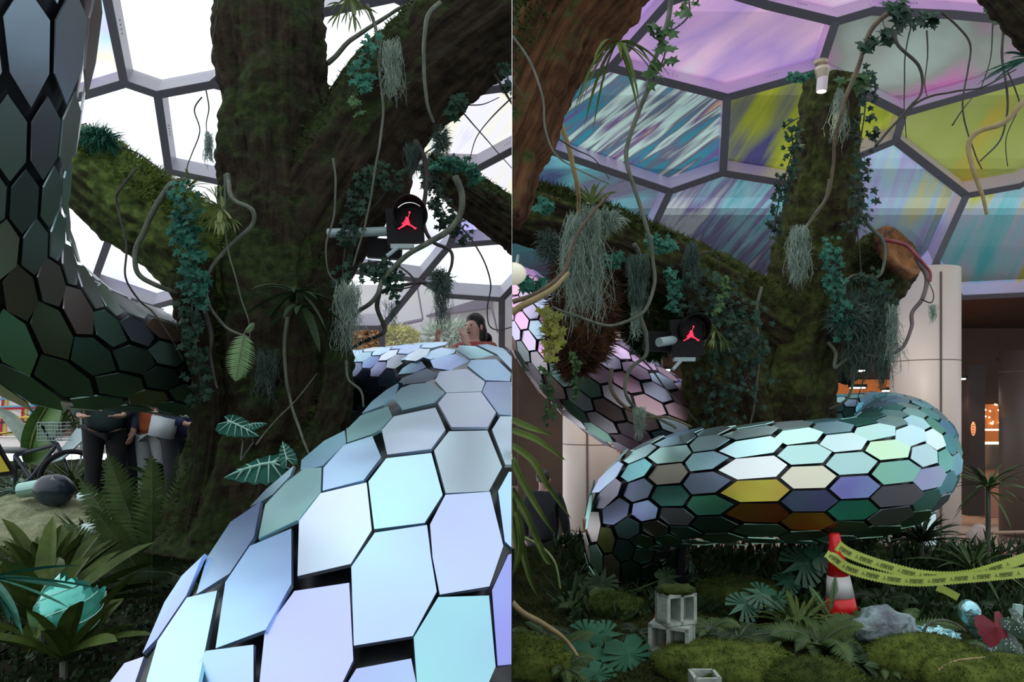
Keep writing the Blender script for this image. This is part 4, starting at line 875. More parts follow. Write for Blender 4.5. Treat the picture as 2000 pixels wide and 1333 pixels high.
# ------------------------------------------------------------------ LEFT VIEW: planting bed
mb = MB()
for _ in range(16000):                       # low litter and seedlings over the dark soil
    Y = rnd(2.6, 9.6); x = rnd(-.75 * Y, -.02); p = Vector((x, Y, zL(x, Y)))
    leaf = Vector((rnd(-1, 1), rnd(-1, 1), rnd(.1, 1.2))).normalized() * rnd(.02, .07); s = leaf.cross(rv()).normalized() * rnd(.004, .012)
    mb.add([p - s, p + leaf * .5 + s * 1.5, p + leaf, p + leaf * .5 - s * 1.5], [(0, 1, 2, 3)])
tag(mb.build('ground_cover', M_fernD, None), 'low dark seedlings and leaf litter over the left planting bed', 'ground cover', kind='stuff')
mb = MB(); vs = []
nx = 40
def zs(x, y): return zL(x, y) + .04 + .05 * fbm(x, y, 2, 8)
c0 = gz(60, 1020, True)
for j in range(nx + 1):
    for i in range(nx + 1):
        u, v = i / nx * 2 - 1, j / nx * 2 - 1; x = c0.x - .3 + u * 1.25; y = c0.y + v * 1.0; e = max(0, 1 - (u * u + v * v)); vs.append((x, y, zL(x, y) - .03 + .16 * e ** .5 + .03 * fbm(x, y, 5)))
mb.add(vs, [(j*(nx+1)+i, j*(nx+1)+i+1, (j+1)*(nx+1)+i+1, (j+1)*(nx+1)+i) for j in range(nx) for i in range(nx)])
tag(mb.build('moss_mound', mat('dry_pale_moss', (.16, .18, .09), .95, 0, (.34, .36, .22), 7, bump=.8, bscale=40), None, smooth=True), 'pale dry mossy mound at the left edge in front of the bicycle', 'moss')
random.seed(44)
B0 = gz(255, 1180, True)
fern('large arching fern in front of the trunk foot, fronds fanning upward', (B0.x, B0.y + .3, B0.z), 1, .9, M_fern, dirs=[((-.55, 0, 1), 1.15), ((-.22, -.1, 1), 1.25), ((.05, -.1, 1), 1.2), ((.35, -.1, 1), 1.25), ((-.85, 0, .8), .95), ((.62, .1, .8), 1.0), ((.15, -.3, .9), .9), ((-.35, -.3, .9), .9)], wd=.14, droop=.12, nn=30)
B1 = gz(340, 1130, True)
fern('second fern closer to the trunk with a bright tip frond', (B1.x, B1.y + .3, B1.z), 1, .9, M_fernD, dirs=[((-.1, 0, 1), 1.1), ((.25, 0, 1), 1.0), ((.5, -.1, .8), .8), ((.05, -.3, .7), .8)], wd=.16, droop=.1, nn=28)
fern('dark fern lying low between the plants and the blue scales', gz(330, 1190, True) + Vector((0, 0, .25)), 1, .6, M_fernD, dirs=[((.9, -.1, -.35), .5), ((.8, -.2, -.2), .55), ((-.3, -.3, .1), .4)], wd=.16, droop=.1, nn=26)
fern('dark feathery fern hanging in the shade beside the trunk foot', gz(450, 1110, True) + Vector((0, 0, .3)), 9, .6, M_fernD, up=(.2, 1), droop=.7, nn=20)
straps('broad-leaved dracaena in the lower left corner', gz(60, 1290, True) + Vector((0, .1, 0)), 24, .75, .12, M_strap, (.3, 1.8), .3, stem=.15)
straps('upright dracaena with a tall pale centre leaf', gz(95, 1210, True), 18, .80, .105, M_strap, (.8, 3.0), .22, stem=.1)
straps('dracaena leaning over the glass sculpture', gz(125, 1330, True), 14, .6, .10, M_strap, (.5, 1.8), .2, stem=.1, lean=(.3, 0))
straps('blue-green fan leaf entering at the lower left edge', P(-20, 1130, 2.9), 8, .42, .035, M_ivy, (-.6, .2), .1, lean=(1.6, -.2))
straps('slender dark-leaved shrub beside the pale mound', gz(165, 1090, True), 26, .42, .025, M_fernD, (.4, 2), .2, stem=.12)
straps('bushy green shrub right of the bicycle wheel', gz(150, 985, True), 46, .5, .05, M_strap, (.2, 2), .25, stem=.15)
straps('leafy shrub between the ferns and the standing people', gz(270, 970, True), 40, .6, .06, M_fern, (.3, 2), .25, stem=.15)
straps('dark banana-leaved shrub under the coil by the trunk', gz(335, 1000, True), 22, .75, .13, M_fernD, (.4, 2), .3, stem=.2)
straps('variegated leaf clump beside the bicycle saddle', gz(45, 965, True), 40, .35, .05, mat('variegated', (.04, .13, .07), .5, 0, (.35, .5, .38), 20), (.1, 1.6), .3)
straps('spiky yucca behind the clear panel', P(115, 850, 9.6), 40, .8, .03, M_fern, (.2, 2), .2)
straps('slim palm sprout behind the tilted glass panel', P(152, 850, 10.0), 34, .8, .03, M_fern, (.3, 2), .2)
# banana leaf
t = thing('banana_plant', P(80, 900, 8.2), 'tall green banana leaf with torn edge in front of the plaid wall', 'plant')
mb = MB(); q = cr([(58, 905), (60, 870), (72, 830), (92, 795), (112, 775)], 7); k = len(q); vs = []
for i, (x, y) in enumerate(q):
    u = i / (k - 1); w = 38 * math.sin(math.pi * min(1, .15 + u * .85)) ** .7 + 1; vs += [P(x - w * .55, y - w * .12, 8.15), P(x, y, 8.25), P(x + w, y + w * .35, 8.05)]
mb.add(vs, [f for i in range(k - 1) for f in ((3*i, 3*i+1, 3*i+4, 3*i+3), (3*i+1, 3*i+2, 3*i+5, 3*i+4))]); mb.build('leaf', mat('banana_leaf', (.05, .13, .03), .45, 0, (.10, .2, .05), 3, stretch=(1, 1, 6)), t)
mb = MB(); mb.tube([v for v in path([(60, 960, 8.3), (58, 900, 8.26), (60, 870, 8.22), (72, 830, 8.22), (92, 795, 8.22), (112, 775, 8.22)])], .012, 6); mb.build('midrib', M_strapL, t)
t = thing('bird_of_paradise_leaf', P(55, 870, 8.6), 'grey-green curled leaf arching in from the left edge', 'plant')
mb = MB(); q = [P(*p) for p in cr([(-5, 800, 8.6), (20, 820, 8.6), (40, 845, 8.6), (52, 870, 8.6), (60, 890, 8.6)], 6)]; vs = []
for i, v in enumerate(q): w = .07 * math.sin(math.pi * min(1, .1 + i / len(q))); vs += [v + Vector((w, 0, w)), v + Vector((0, .03, 0)), v - Vector((w, 0, w * .6))]
mb.add(vs, [f for i in range(len(q) - 1) for f in ((3*i, 3*i+1, 3*i+4, 3*i+3), (3*i+1, 3*i+2, 3*i+5, 3*i+4))]); mb.build('leaf', mat('grey_leaf', (.25, .33, .28), .5, 0, (.4, .48, .42), 6), t)
# alocasia
for lab, base, leaves in (('alocasia with glowing pale veins on the trunk foot, upper of the two', (470, 900), [(450, 825, 4.6, 62, 2.0, .7), (490, 830, 4.6, 30, .9, .9)]),
                          ('large pale-veined alocasia leaves beside the blue scales', (520, 1000), [(530, 905, 4.3, 95, -1.75, .8), (560, 895, 4.2, 42, -.35, .4)])):
    c = P(base[0], base[1], 4.6); t = thing('alocasia', c, lab, 'plant')
    for (px, py, Y, s, ang, pitch) in leaves:
        p = P(px, py, Y); arrow_leaf(t, p, Vector((0, -math.cos(pitch), math.sin(pitch))), Vector((math.sin(ang), -.1, math.cos(ang))), pxm(s, Y), M_alo)
        mb = MB(); mb.tube([p, (p + c) / 2 + Vector((.03, .05, 0)), c], .006, 6); mb.build('leaf_stalk', M_vine, t)
# broken glass bottle shape
t = thing('glass_sculpture', gz(130, 1262, True), 'turquoise scaled glass vessel with a jagged rim lying among the dracaenas', 'sculpture')
m_gl, tt, bb = nodes_mat('turquoise_glass'); MATS['turquoise_glass'] = m_gl
bb.inputs['Base Color'].default_value = (.12, .62, .52, 1); bb.inputs['Roughness'].default_value = .12; bb.inputs['Metallic'].default_value = .35; bb.inputs['Coat Weight'].default_value = .6
c = P(108, 1240, 3.55); ax = (P(150, 1160, 3.6) - c).normalized(); mb = MB(); n = 36; vs = []; u = ax.cross(Vector((0, 1, 0))).normalized(); w = ax.cross(u)
for i in range(15):
    tt_ = i / 14
    for j in range(n):
        a = 2 * math.pi * j / n; r = .10 + .05 * math.sin(math.pi * (tt_ * .8 + .1)); r *= 1 + .04 * math.sin(9 * a + (i % 2) * math.pi) * math.sin(i * 1.6)
        vs.append(c + ax * (tt_ * .26 + (rnd(-.015, .03) if i == 14 else 0)) + (u * math.cos(a) + w * math.sin(a) * .8) * r)
mb.add(vs, [(i*n+j, i*n+(j+1) % n, (i+1)*n+(j+1) % n, (i+1)*n+j) for i in range(14) for j in range(n)] + [tuple(range(n-1, -1, -1))]); mb.build('vessel', m_gl, t, smooth=True)
mb = MB()
for s in range(7):
    mb.tube([c + ax * (.02 + .035 * k) + (u * math.cos(s * .9 + k * .25) + w * math.sin(s * .9 + k * .25) * .8) * (.105 + .052 * math.sin(math.pi * (k / 7 * .8 + .1))) for k in range(8)], .0025, 5)
mb.build('rope_ridges', mat('pale_glass_ridge', (.6, .9, .85), .2), t)
# bicycle lying in the plants
t = thing('bicycle', P(80, 960, 8.0), 'dark bicycle with a front basket leaning in the plants at the left edge', 'bicycle')
def wheel(nm, c, r, M):
    mb = MB(); mb.tube([Vector(c) + M @ Vector((r * math.cos(a), 0, r * math.sin(a))) for a in [i * math.pi / 18 for i in range(37)]], .03, 8); o = mb.build(nm, M_black, t)
    mb = MB(); [mb.tube([c, Vector(c) + M @ Vector((r * math.cos(a), 0, r * math.sin(a)))], .003, 4) for a in [i * math.pi / 8 for i in range(16)]]; mb.build('spokes', M_grey, o)
Yb = 8.0
wheel('wheel', P(140, 935, Yb), .30, Matrix.Rotation(.45, 4, 'Z')); wheel('wheel', P(30, 955, Yb + .3), .26, Matrix.Rotation(.45, 4, 'Z'))
mb = MB(); J = dict(head=P(112, 868, Yb), bb=P(60, 935, Yb), seat=P(30, 890, Yb + .1), fw=P(140, 935, Yb), rw=P(30, 955, Yb + .3), top=P(96, 858, Yb))
for a, b in (('head', 'bb'), ('head', 'seat'), ('seat', 'bb'), ('head', 'fw'), ('bb', 'rw'), ('seat', 'rw'), ('head', 'top')): mb.tube([J[a], J[b]], .022, 8)
mb.build('frame', mat('navy_frame', (.02, .03, .05), .35), t)
MB().tube([P(82, 832, Yb - .1), P(98, 860, Yb), P(118, 850, Yb + .2)], .014, 6).build('handlebar', M_black, t)
mb = MB(); mb.ball(P(28, 880, Yb + .1), (.17, .08, .035), 12); mb.build('saddle', mat('grey_saddle', (.12, .14, .15), .5), t, smooth=True)
mb = MB(); c = P(105, 843, Yb)
for k in range(6): 
    z = -.10 + k * .04; mb.tube([c + Vector((-.13, -.08, z)), c + Vector((.13, -.08, z)), c + Vector((.13, .1, z)), c + Vector((-.13, .1, z)), c + Vector((-.13, -.08, z))], .005, 4)
for k in range(9): mb.tube([c + Vector((-.13 + k * .0325, -.08, -.1)), c + Vector((-.13 + k * .0325, -.08, .1))], .005, 4)
mb.build('basket', M_grey, t)
t = thing('bag', P(105, 975, 7.4), 'glossy dark helmet bag with a small white leaping logo on the ground by the wheel', 'bag')
mb = MB(); mb.ball(P(105, 958, 7.4), (.20, .16, .17), 22, disp=lambda q: .05 * noise.noise(q * 3)); mb.build('bag_body', mat('navy_gloss', (.02, .035, .05), .25), t, smooth=True)
logo('bag_logo', P(106, 933, 7.26) + Vector((0, -.03, 0)), .05, M_white, t)
mb = MB(); mb.lathe(P(62, 955, 7.5), [(.08, -.12), (.085, .12)], 20, Matrix.Rotation(1.4, 4, 'Y')); tag(mb.build('metal_can', mat('mint_metal', (.3, .5, .45), .3, .6), None), 'mint metal can lying left of the dark helmet bag', 'can')
t = thing('warning_sign', P(5, 925, 6.0), 'yellow triangular sign with a thick black border cut by the left edge', 'sign')
mb = MB(); mb.slab([P(-60, 940, 6), P(30, 927, 6), P(-15, 845, 6)], (0, -1, 0), .02); mb.build('border', M_black, t)
mb = MB(); mb.slab([P(-50, 930, 5.98), P(18, 921, 5.98), P(-15, 866, 5.98)], (0, -1, 0), .01); mb.build('face', mat('sign_yellow', (.55, .45, .02), .5), t)
tag(MB().slab([P(98, 905, 7.9), P(120, 898, 7.9), P(178, 845, 8.2), P(150, 836, 8.2)], (0, -1, .3), .03).build('display_panel', mat('pale_panel', (.55, .72, .74), .3), None), 'pale blue tilted display panel behind the bicycle basket', 'panel')
mb = MB(); c = P(158, 768, 8.8); mb.ball(c, (.14, .14, .02), 16); t = thing('lamp_disc', (c.x, c.y, zL(c.x, c.y)), 'flat teal lamp disc just under the scaled coil', 'lamp'); mb.build('shade', mat('teal_disc', (.08, .35, .30), .5), t, smooth=True); MB().tube([(c.x, c.y, zL(c.x, c.y) - .05), tuple(c)], .012, 8).build('stand', M_grey, t)
WF = [('white crumpled ornament under the ferns', (172, 972, 6.6), .09), ('white porcelain ornament lower among the fern stems', (185, 1035, 5.6), .10), ]
for lab, c, r in WF:
    mb = MB(); mb.ball(P(*c), (r, r, r * .6), 16, disp=lambda q: .35 * noise.noise(q * 3.1)); tag(mb.build('shell_ornament', mat('white_shell', (.55, .72, .68), .3), None, smooth=True), lab, 'ornament')

# ------------------------------------------------------------------ people
def skinmesh(name, chain, edges, m, parent, sub=2):
    me = bpy.data.meshes.new(name); org = parent_loc(parent)
    me.from_pydata([Vector(c[:3]) for c in chain], edges, []); me.materials.append(m)
    o = bpy.data.objects.new(name, me); COL.objects.link(o); o.parent = parent
    md = o.modifiers.new('Skin', 'SKIN'); sk = me.skin_vertices[0].data
    for i, c in enumerate(chain): sk[i].radius = (c[3], c[4] if len(c) > 4 else c[3])
    sk[0].use_root = True
    s = o.modifiers.new('Sub', 'SUBSURF'); s.levels = s.render_levels = sub
    for p in me.polygons: p.use_smooth = True
    md.use_smooth_shade = True
    return o
def person(label, base, H, yaw, coat, legs, hair, skin=(.45, .27, .2), arms='down', hairlong=False, group=None, lean=0, hood=False):
    t = thing('person', base, label, 'person', group); t.rotation_euler = (0, 0, yaw); s = H / 1.75
    ms = mat('skin_%d' % int(skin[0] * 100), skin, .5); mc = mat('cloth_%d_%d_%d' % tuple(int(q * 255) for q in coat), coat, .85, 0, tuple(q * .6 for q in coat), 12, bump=.2)
    ml = mat('cloth_%d_%d_%d' % tuple(int(q * 255) for q in legs), legs, .85); mh = mat('hair', (.012, .010, .010), .5)
    S = lambda *r: [tuple(q * s for q in c) for c in r]
    hand = {'down': ((.27, -.02, 1.12), (.28, -.10, .87), (.27, -.13, .79)), 'front': ((.26, -.06, 1.14), (.20, -.26, 1.02), (.14, -.33, 1.02)), 'phone': ((.24, -.10, 1.22), (.16, -.34, 1.42), (.14, -.36, 1.50))}[arms]
    def arm(x): return [(x * .18, 0, 1.42), (x * hand[0][0], *hand[0][1:]), (x * hand[1][0], *hand[1][1:]), (x * hand[2][0], *hand[2][1:])]
    # continuous body under the clothes: pelvis root, spine, neck, head, arms, legs
    V = S((0, 0, .95, .12, .08), (0, 0, 1.15, .11, .075), (0, 0, 1.38, .13, .085), (0, 0, 1.50, .055, .055), (0, -.01, 1.60, .075, .09), (0, -.01, 1.70, .06, .075))
    E = [(0, 1), (1, 2), (2, 3), (3, 4), (4, 5)]
    for x in (-1, 1):
        a = arm(x); k = len(V); V += S((*a[0], .055), (*a[1], .042), (*a[2], .03), (*a[3], .028)); E += [(2, k), (k, k+1), (k+1, k+2), (k+2, k+3)]
        f = a[3]; hd = Vector(a[3]) - Vector(a[2]); hd.normalize()
        for q in range(4):   # fingers and thumb
            off = Vector((0, 1, 0)) * (q - 1.5) * .017; p1 = Vector(f) + hd * .03 + off; p2 = p1 + hd * (.045 + .008 * (q in (1, 2))) + Vector((-x * .012, 0, 0)); k2 = len(V)
            V += S((*p1, .010), (*p2, .007)); E += [(k+3, k2), (k2, k2+1)]
        p1 = Vector(a[2]) + hd * .03 + Vector((0, -.03, 0)); k2 = len(V); V += S((*p1, .010), (*(p1 + hd * .04 + Vector((0, -.012, 0))), .008)); E += [(k+2, k2), (k2, k2+1)]
        k = len(V); V += S((x * .10, 0, .88, .07), (x * .11, -.01, .50, .058), (x * .11, .02, .09, .036), (x * .12, -.12, .03, .035)); E += [(0, k), (k, k+1), (k+1, k+2), (k+2, k+3)]
    skinmesh('body', V, E, ms, t)
    V = S((0, 0, .82, .225, .175), (0, 0, 1.10, .20, .15), (0, 0, 1.38, .19, .13), (0, 0, 1.48, .09, .09)); E = [(0, 1), (1, 2), (2, 3)]
    for x in (-1, 1):
        a = arm(x); k = len(V); V += S((*a[0], .078), (*a[1], .062), (*a[2], .045)); E += [(2, k), (k, k+1), (k+1, k+2)]
    skinmesh('jacket', V, E, mc, t)
    V = S((0, 0, 1.0, .20, .15)); E = []
    for x in (-1, 1): k = len(V); V += S((x * .10, 0, .84, .125), (x * .11, -.01, .50, .085), (x * .11, .01, .10, .06)); E += [(0, k), (k, k+1), (k+1, k+2)]
    skinmesh('trousers', V, E, ml, t)
    for x in (-1, 1):
        mb = MB(); mb.ball(Vector(base) + Vector((x * .115 * s, -.06 * s, .045 * s)), (.05 * s, .14 * s, .05 * s), 12); mb.build('shoe', M_black, t, 0, smooth=True)
    mb = MB(); B = Vector(base)
    mb.ball(B + Vector((0, .018, 1.665)) * s, (.088 * s, .100 * s, .092 * s), 18, disp=lambda q: -.12 * max(0, -q.y - .25) * (q.z < .35) * 3 + .03 * noise.noise(q * 5))
    if hairlong: mb.ball(B + Vector((0, .05, 1.56)) * s, (.10 * s, .07 * s, .16 * s), 14)
    mb.build('hair', mh, t, 0, smooth=True)
    mf = mat('dark_features', (.06, .02, .02), .5)
    for x in (-1, 1):
        MB().ball(B + Vector((x * .032, -.092, 1.635)) * s, (.012 * s, .008 * s, .006 * s), 8).build('eye', mf, t, 0)
        MB().ball(B + Vector((x * .080, 0, 1.615)) * s, (.010 * s, .02 * s, .03 * s), 8).build('ear', ms, t, 0, smooth=True)
    MB().ball(B + Vector((0, -.088, 1.565)) * s, (.025 * s, .008 * s, .006 * s), 8).build('mouth', mf, t, 0)
    MB().ball(B + Vector((0, -.100, 1.60)) * s, (.012 * s, .018 * s, .022 * s), 8).build('nose', ms, t, 0, smooth=True)
    return t
SIDE = 0
def ground_person(px, Y, left): 
    x = (px - 1000) / F * Y; return (x, Y, zL(x, Y) if left else 0.0)
person('person in a long dark teal coat standing under the coil, leftmost of the group', ground_person(205, 7.5, True), 1.78, .4, (.03, .06, .06), (.01, .011, .014), 0, arms='front')
person('person in a denim blue jacket standing behind the tall ferns', ground_person(248, 7.8, True), 1.7, -.5, (.04, .06, .11), (.015, .02, .03), 0, arms='down')
person('person in an orange and grey patterned top under the coil', ground_person(298, 7.7, True), 1.65, 2.9, (.45, .11, .04), (.30, .32, .34), 0, arms='front')
person('person in a navy jacket beside the trunk foot', ground_person(352, 7.4, True), 1.7, 1.2, (.02, .03, .10), (.02, .022, .03), 0, arms='front')
mb = MB(); c = Vector(ground_person(328, 7.2, True)) + Vector((0, -.1, 1.0)); mb.box(c, (.22, .10, .20), Matrix.Rotation(.2, 4, 'Y')); mb.tube([c + Vector((-.1, 0, .1)), c + Vector((-.02, .02, .32)), c + Vector((.1, 0, .1))], .012, 6); tag(mb.build('shoulder_bag', mat('pale_bag', (.45, .50, .55), .5), None, smooth=True), 'pale grey shoulder bag carried next to the navy jacket', 'bag')
Hp = 1.72
def head_at(px, py, Y, H): c = P(px, py, Y); return (c.x, c.y, c.z - H)
w1 = head_at(926, 612, 6.5, 1.75); w2 = head_at(947, 650, 8.0, 1.70)
person('smiling dark-haired person raising a phone behind the crest of the blue coil', w1, 1.75, -.55, (.45, .10, .09), (.05, .05, .06), 0, skin=(.72, .42, .36), arms='phone', hairlong=True)
person('dark-haired person seen from behind, only the head above the blue scales', w2, 1.70, 3.1, (.02, .02, .025), (.02, .02, .02), 0, arms='front')
SIDE = -1
structure(MB().box((-2.2, 8.2, 1.72), (4.3, 2.6, .1)).build('floor_walkway', M_soil, None, -1)) if False else None
for i, (px, py, rx, col, lab) in enumerate(((712, 650, 52, (.55, .36, .20), 'tan autumn bush behind the trunk under the vines'), (778, 655, 46, (.55, .55, .14), 'yellow-green bush behind the coil crest'), (880, 648, 60, (.50, .60, .50), 'pale grey-green bush behind the coil crest'))):
    m_ = mat('bush_%d' % i, col, .9, 0, tuple(min(1, q * 1.5) for q in col), 9); fuzzball(lab, (px, py + 12, 14), rx, 26, 2600, m_, 'bush', 'bush', ln=.3, w=.03, drop=0); q = P(px, py + 12, 14); MB().tube([(q.x, q.y, 1.9), (q.x, q.y, q.z)], .04, 8).build('stem', M_vineD, [o for o in COL.objects if o.name.startswith('bush') and o.type == 'EMPTY'][-1])

SIDE = 0
man = ground_person(1062, 8.9, False)
person('man in a dark jacket and trousers standing with his back turned by the cream pillar', man, 1.76, 2.75, (.012, .016, .026), (.008, .010, .018), 0, skin=(.42, .25, .2), arms='down')

# ------------------------------------------------------------------ RIGHT VIEW: vines, ivy, mosses
SIDE = 1
random.seed(9)
vine('thick yellow vine hanging from the top left to the mossy bough', [(1052, -10, 4.6), (1070, 80, 4.6), (1082, 170, 4.65), (1102, 260, 4.7), (1120, 320, 4.8), (1130, 370, 4.9), (1128, 430, 5.2), (1126, 490, 5.3)], 8, M_vineY)
vine('long thin vine down the rust-brown bough', [(1000, 70, 3.1), (1035, 120, 3.1), (1060, 190, 3.1), (1065, 250, 3.1), (1085, 300, 3.1), (1130, 330, 3.1), (1192, 360, 3.1)], 3)
vine('long winding green vine from the top ivy to a big loop before the bough', [(1310, -10, 5.0), (1298, 60, 5.0), (1275, 130, 5.0), (1255, 200, 5.0), (1232, 260, 5.0), (1225, 320, 5.0), (1240, 370, 5.0), (1258, 430, 5.0), (1275, 500, 5.0), (1278, 560, 5.0), (1262, 600, 5.0), (1230, 625, 5.0), (1190, 635, 5.0), (1140, 625, 5.0), (1080, 600, 5.0)], 6)
vine('brown vine rising from the left edge to the yellow vine', [(1000, 592, 4.9), (1050, 572, 4.9), (1090, 545, 4.9), (1108, 520, 4.9), (1118, 480, 4.9), (1130, 450, 4.9), (1190, 380, 4.9)], 6, mat('vine_brown', (.07, .05, .03), .7, 0, (.16, .12, .07), 9))
vine('thick tan vine curving at the left edge under the moss', [(1000, 612, 4.7), (1050, 580, 4.7), (1085, 560, 4.7), (1110, 535, 4.7)], 9, M_vineY)
vine('vine dropping from the moss bag to the pink scales', [(1240, 480, 5.3), (1255, 520, 5.5), (1248, 615, 5.5), (1262, 660, 5.5), (1262, 695, 5.5), (1230, 725, 5.5), (1222, 770, 5.5), (1245, 800, 5.6), (1290, 820, 5.6), (1320, 840, 5.7)], 6)
vine('brown vine crossing over the lilac coil', [(1195, 720, 5.6), (1195, 760, 5.6), (1215, 790, 5.6), (1260, 815, 5.6), (1300, 815, 5.6), (1350, 835, 5.7)], 5, mat('vine_brown', (.07, .05, .03)))
vine('thin dark vine over the lilac coil', [(1230, 680, 5.7), (1270, 720, 5.7), (1300, 760, 5.7), (1330, 790, 5.7), (1365, 830, 5.8)], 2.2, M_vineD)
vine('thin curved vine lying on the leaning trunk', [(1620, 350, 5.9), (1612, 390, 5.9), (1590, 420, 5.9), (1570, 448, 5.9)], 3)
vine('pale vine hanging on the trunk burl', [(1487, 560, 5.9), (1478, 600, 5.9), (1482, 680, 5.9), (1478, 750, 5.9), (1466, 830, 5.9)], 4)
vine('woody climbing vine from the top down the leaning trunk', [(1760, 10, 5.6), (1700, 60, 5.6), (1680, 120, 5.6), (1660, 170, 5.6), (1645, 220, 5.6), (1632, 270, 5.7), (1626, 330, 5.8), (1615, 390, 5.9), (1570, 450, 5.9)], 6, MATS['vine_brown'])
vine('olive vine curving in from the right edge and hanging free', [(2005, 190, 5.0), (1960, 240, 5.0), (1905, 262, 5.0), (1892, 290, 5.0), (1905, 345, 5.0), (1920, 390, 5.0), (1930, 415, 5.0)], 7, M_vineY)
vine('dark thin vine hanging at the right from the mossy corner bough', [(1960, 50, 5.2), (1958, 120, 5.2), (1968, 200, 5.2), (1955, 270, 5.2), (1915, 315, 5.2)], 3, M_vineD)
vine('long dark vine looping across the mauve panel', [(1750, 60, 5.4), (1755, 90, 5.4), (1795, 130, 5.4), (1800, 180, 5.4), (1770, 215, 5.4), (1710, 285, 5.4)], 4, M_vineD)
vine('dark branching twig across the lilac frame', [(1710, 285, 5.5), (1790, 200, 5.5), (1860, 180, 5.5), (1920, 170, 5.5), (1985, 135, 5.5)], 3, M_vineD)
vine('dark vine arching from the top over the mauve panel', [(1840, 22, 5.4), (1870, 50, 5.4), (1895, 90, 5.4), (1890, 140, 5.4), (1880, 200, 5.4), (1890, 260, 5.4), (1905, 300, 5.4), (1918, 330, 5.4)], 2.5, M_vineD)
vine('crimson vine arcing over the hollow stub', [(1725, 470, 6.2), (1770, 480, 6.1), (1795, 505, 6.0), (1815, 530, 6.0), (1815, 550, 6.0)], 5, M_vineR)
vine('grey-violet vine hooping down in front of the cream pillar', [(1668, 380, 6.1), (1690, 430, 6.1), (1725, 470, 6.1), (1728, 510, 6.1), (1712, 540, 6.1), (1665, 540, 6.1), (1635, 570, 6.1)], 5)
vine('purple-brown vine bending down the pillar front', [(1790, 500, 6.1), (1808, 540, 6.1), (1800, 580, 6.1), (1780, 610, 6.1), (1778, 640, 6.1), (1760, 680, 6.1), (1725, 695, 6.1), (1690, 690, 6.1)], 6, mat('vine_mauve', (.12, .08, .09), .6, 0, (.2, .16, .16), 9))
vine('thin vine trailing off the stub to the coil top', [(1620, 670, 6.2), (1632, 690, 6.2), (1630, 720, 6.2), (1660, 700, 6.2), (1668, 740, 6.2), (1655, 780, 6.2), (1620, 800, 6.3)], 5)
vine('thin cord hanging straight beside the trunk', [(1668, 350, 6.1), (1672, 430, 6.1), (1680, 500, 6.1), (1685, 600, 6.1)], 2.2, M_vineD)
vine('thick brown vine creeping over the lower left moss', [(1000, 1178, 4.2), (1030, 1200, 4.2), (1065, 1222, 4.2), (1100, 1245, 4.2), (1125, 1280, 4.1)], 8, M_vineY)
vine('dry vine hooked over the lower concrete block', [(1345, 1215, 4.5), (1310, 1235, 4.45), (1295, 1262, 4.4), (1290, 1290, 4.4)], 5, MATS['vine_brown'])
vine('olive stem arching over the blue foil ornament', [(1797, 1290, 4.4), (1798, 1245, 4.4), (1815, 1218, 4.4), (1845, 1212, 4.4), (1870, 1220, 4.4), (1885, 1232, 4.4)], 4)
vine('pale dead stalk lying on the moss by the begonia', [(1832, 1312, 4.0), (1870, 1292, 4.0), (1925, 1284, 4.0)], 4, M_vineY)
vine('pale arching stem at the left edge before the man', [(1000, 1048, 3.6), (1030, 1052, 3.6), (1062, 1072, 3.6), (1085, 1105, 3.6), (1095, 1150, 3.6)], 5, M_strapL)
vine('black twig arc on top of the mossy bough', [(1362, 498, 6.0), (1385, 492, 6.0), (1398, 500, 6.0), (1406, 524, 6.0)], 2.4, M_vineD)
for i, (pp, lb_) in enumerate([([(1000, 150, 3.2), (1015, 180, 3.2), (1030, 200, 3.2)], 'short pale twig on the rust-brown bough'), ([(1075, 260, 4.6), (1120, 290, 4.6), (1160, 310, 4.6), (1190, 350, 4.6)], 'bare twig crossing before the yellow vine'),
        ([(1530, 248, 6.0), (1550, 235, 6.0), (1570, 225, 6.0)], 'short bare twig left of the leaning trunk'), ([(1860, 245, 5.4), (1880, 215, 5.4), (1900, 190, 5.4)], 'short dark twig before the olive panel'),
        ([(1810, 60, 5.6), (1812, 110, 5.6), (1806, 160, 5.6), (1812, 192, 5.6)], 'thin dark cord hanging in the mauve panel'), ([(1780, 50, 5.6), (1768, 110, 5.6), (1766, 210, 5.6), (1770, 270, 5.6)], 'pale thin cord left in the mauve panel'),
        ([(1940, 30, 5.4), (1935, 110, 5.4), (1915, 175, 5.4)], 'thin straight cord at the upper right'), ([(1968, 140, 5.3), (1985, 180, 5.3), (1990, 210, 5.3), (1965, 270, 5.3), (1968, 325, 5.3)], 'thin forked twig at the right edge'),
        ([(1705, 690, 6.2), (1690, 730, 6.2), (1672, 790, 6.2)], 'fine strand under the stub bough'), ([(1800, 585, 6.0), (1818, 592, 6.0), (1823, 575, 6.0), (1810, 545, 6.0)], 'dark curled twig at the pillar top')]):
    vine(lb_, pp, 1.8, M_vineD, 'twig', seg=6)
ivy('ivy sprays trailing down the green vine at the top', [(1345, -5, 4.95), (1345, 30, 4.95), (1320, 55, 4.95), (1300, 60, 4.95), (1275, 70, 4.95), (1300, 90, 4.95), (1290, 130, 4.95), (1275, 155, 4.95)], 46, .07, M_ivyG, 16)
ivy('dark ivy climbing the left side of the leaning trunk', [(1545, 250, 6.0), (1548, 290, 6.0), (1535, 340, 6.0), (1520, 400, 6.0), (1512, 450, 6.0)], 130, .05, M_ivyD, 14)
ivy('ivy hanging on the right side of the leaning trunk', [(1680, 150, 6.0), (1690, 200, 6.0), (1680, 280, 6.0), (1672, 350, 6.0), (1680, 400, 6.0), (1665, 450, 6.0)], 170, .055, M_ivyD, 20)
ivy('large round leaves at the trunk top beside the woody vine', [(1655, 160, 5.7), (1680, 155, 5.7), (1690, 165, 5.7), (1672, 180, 5.7)], 9, .12, M_ivyG, 12)
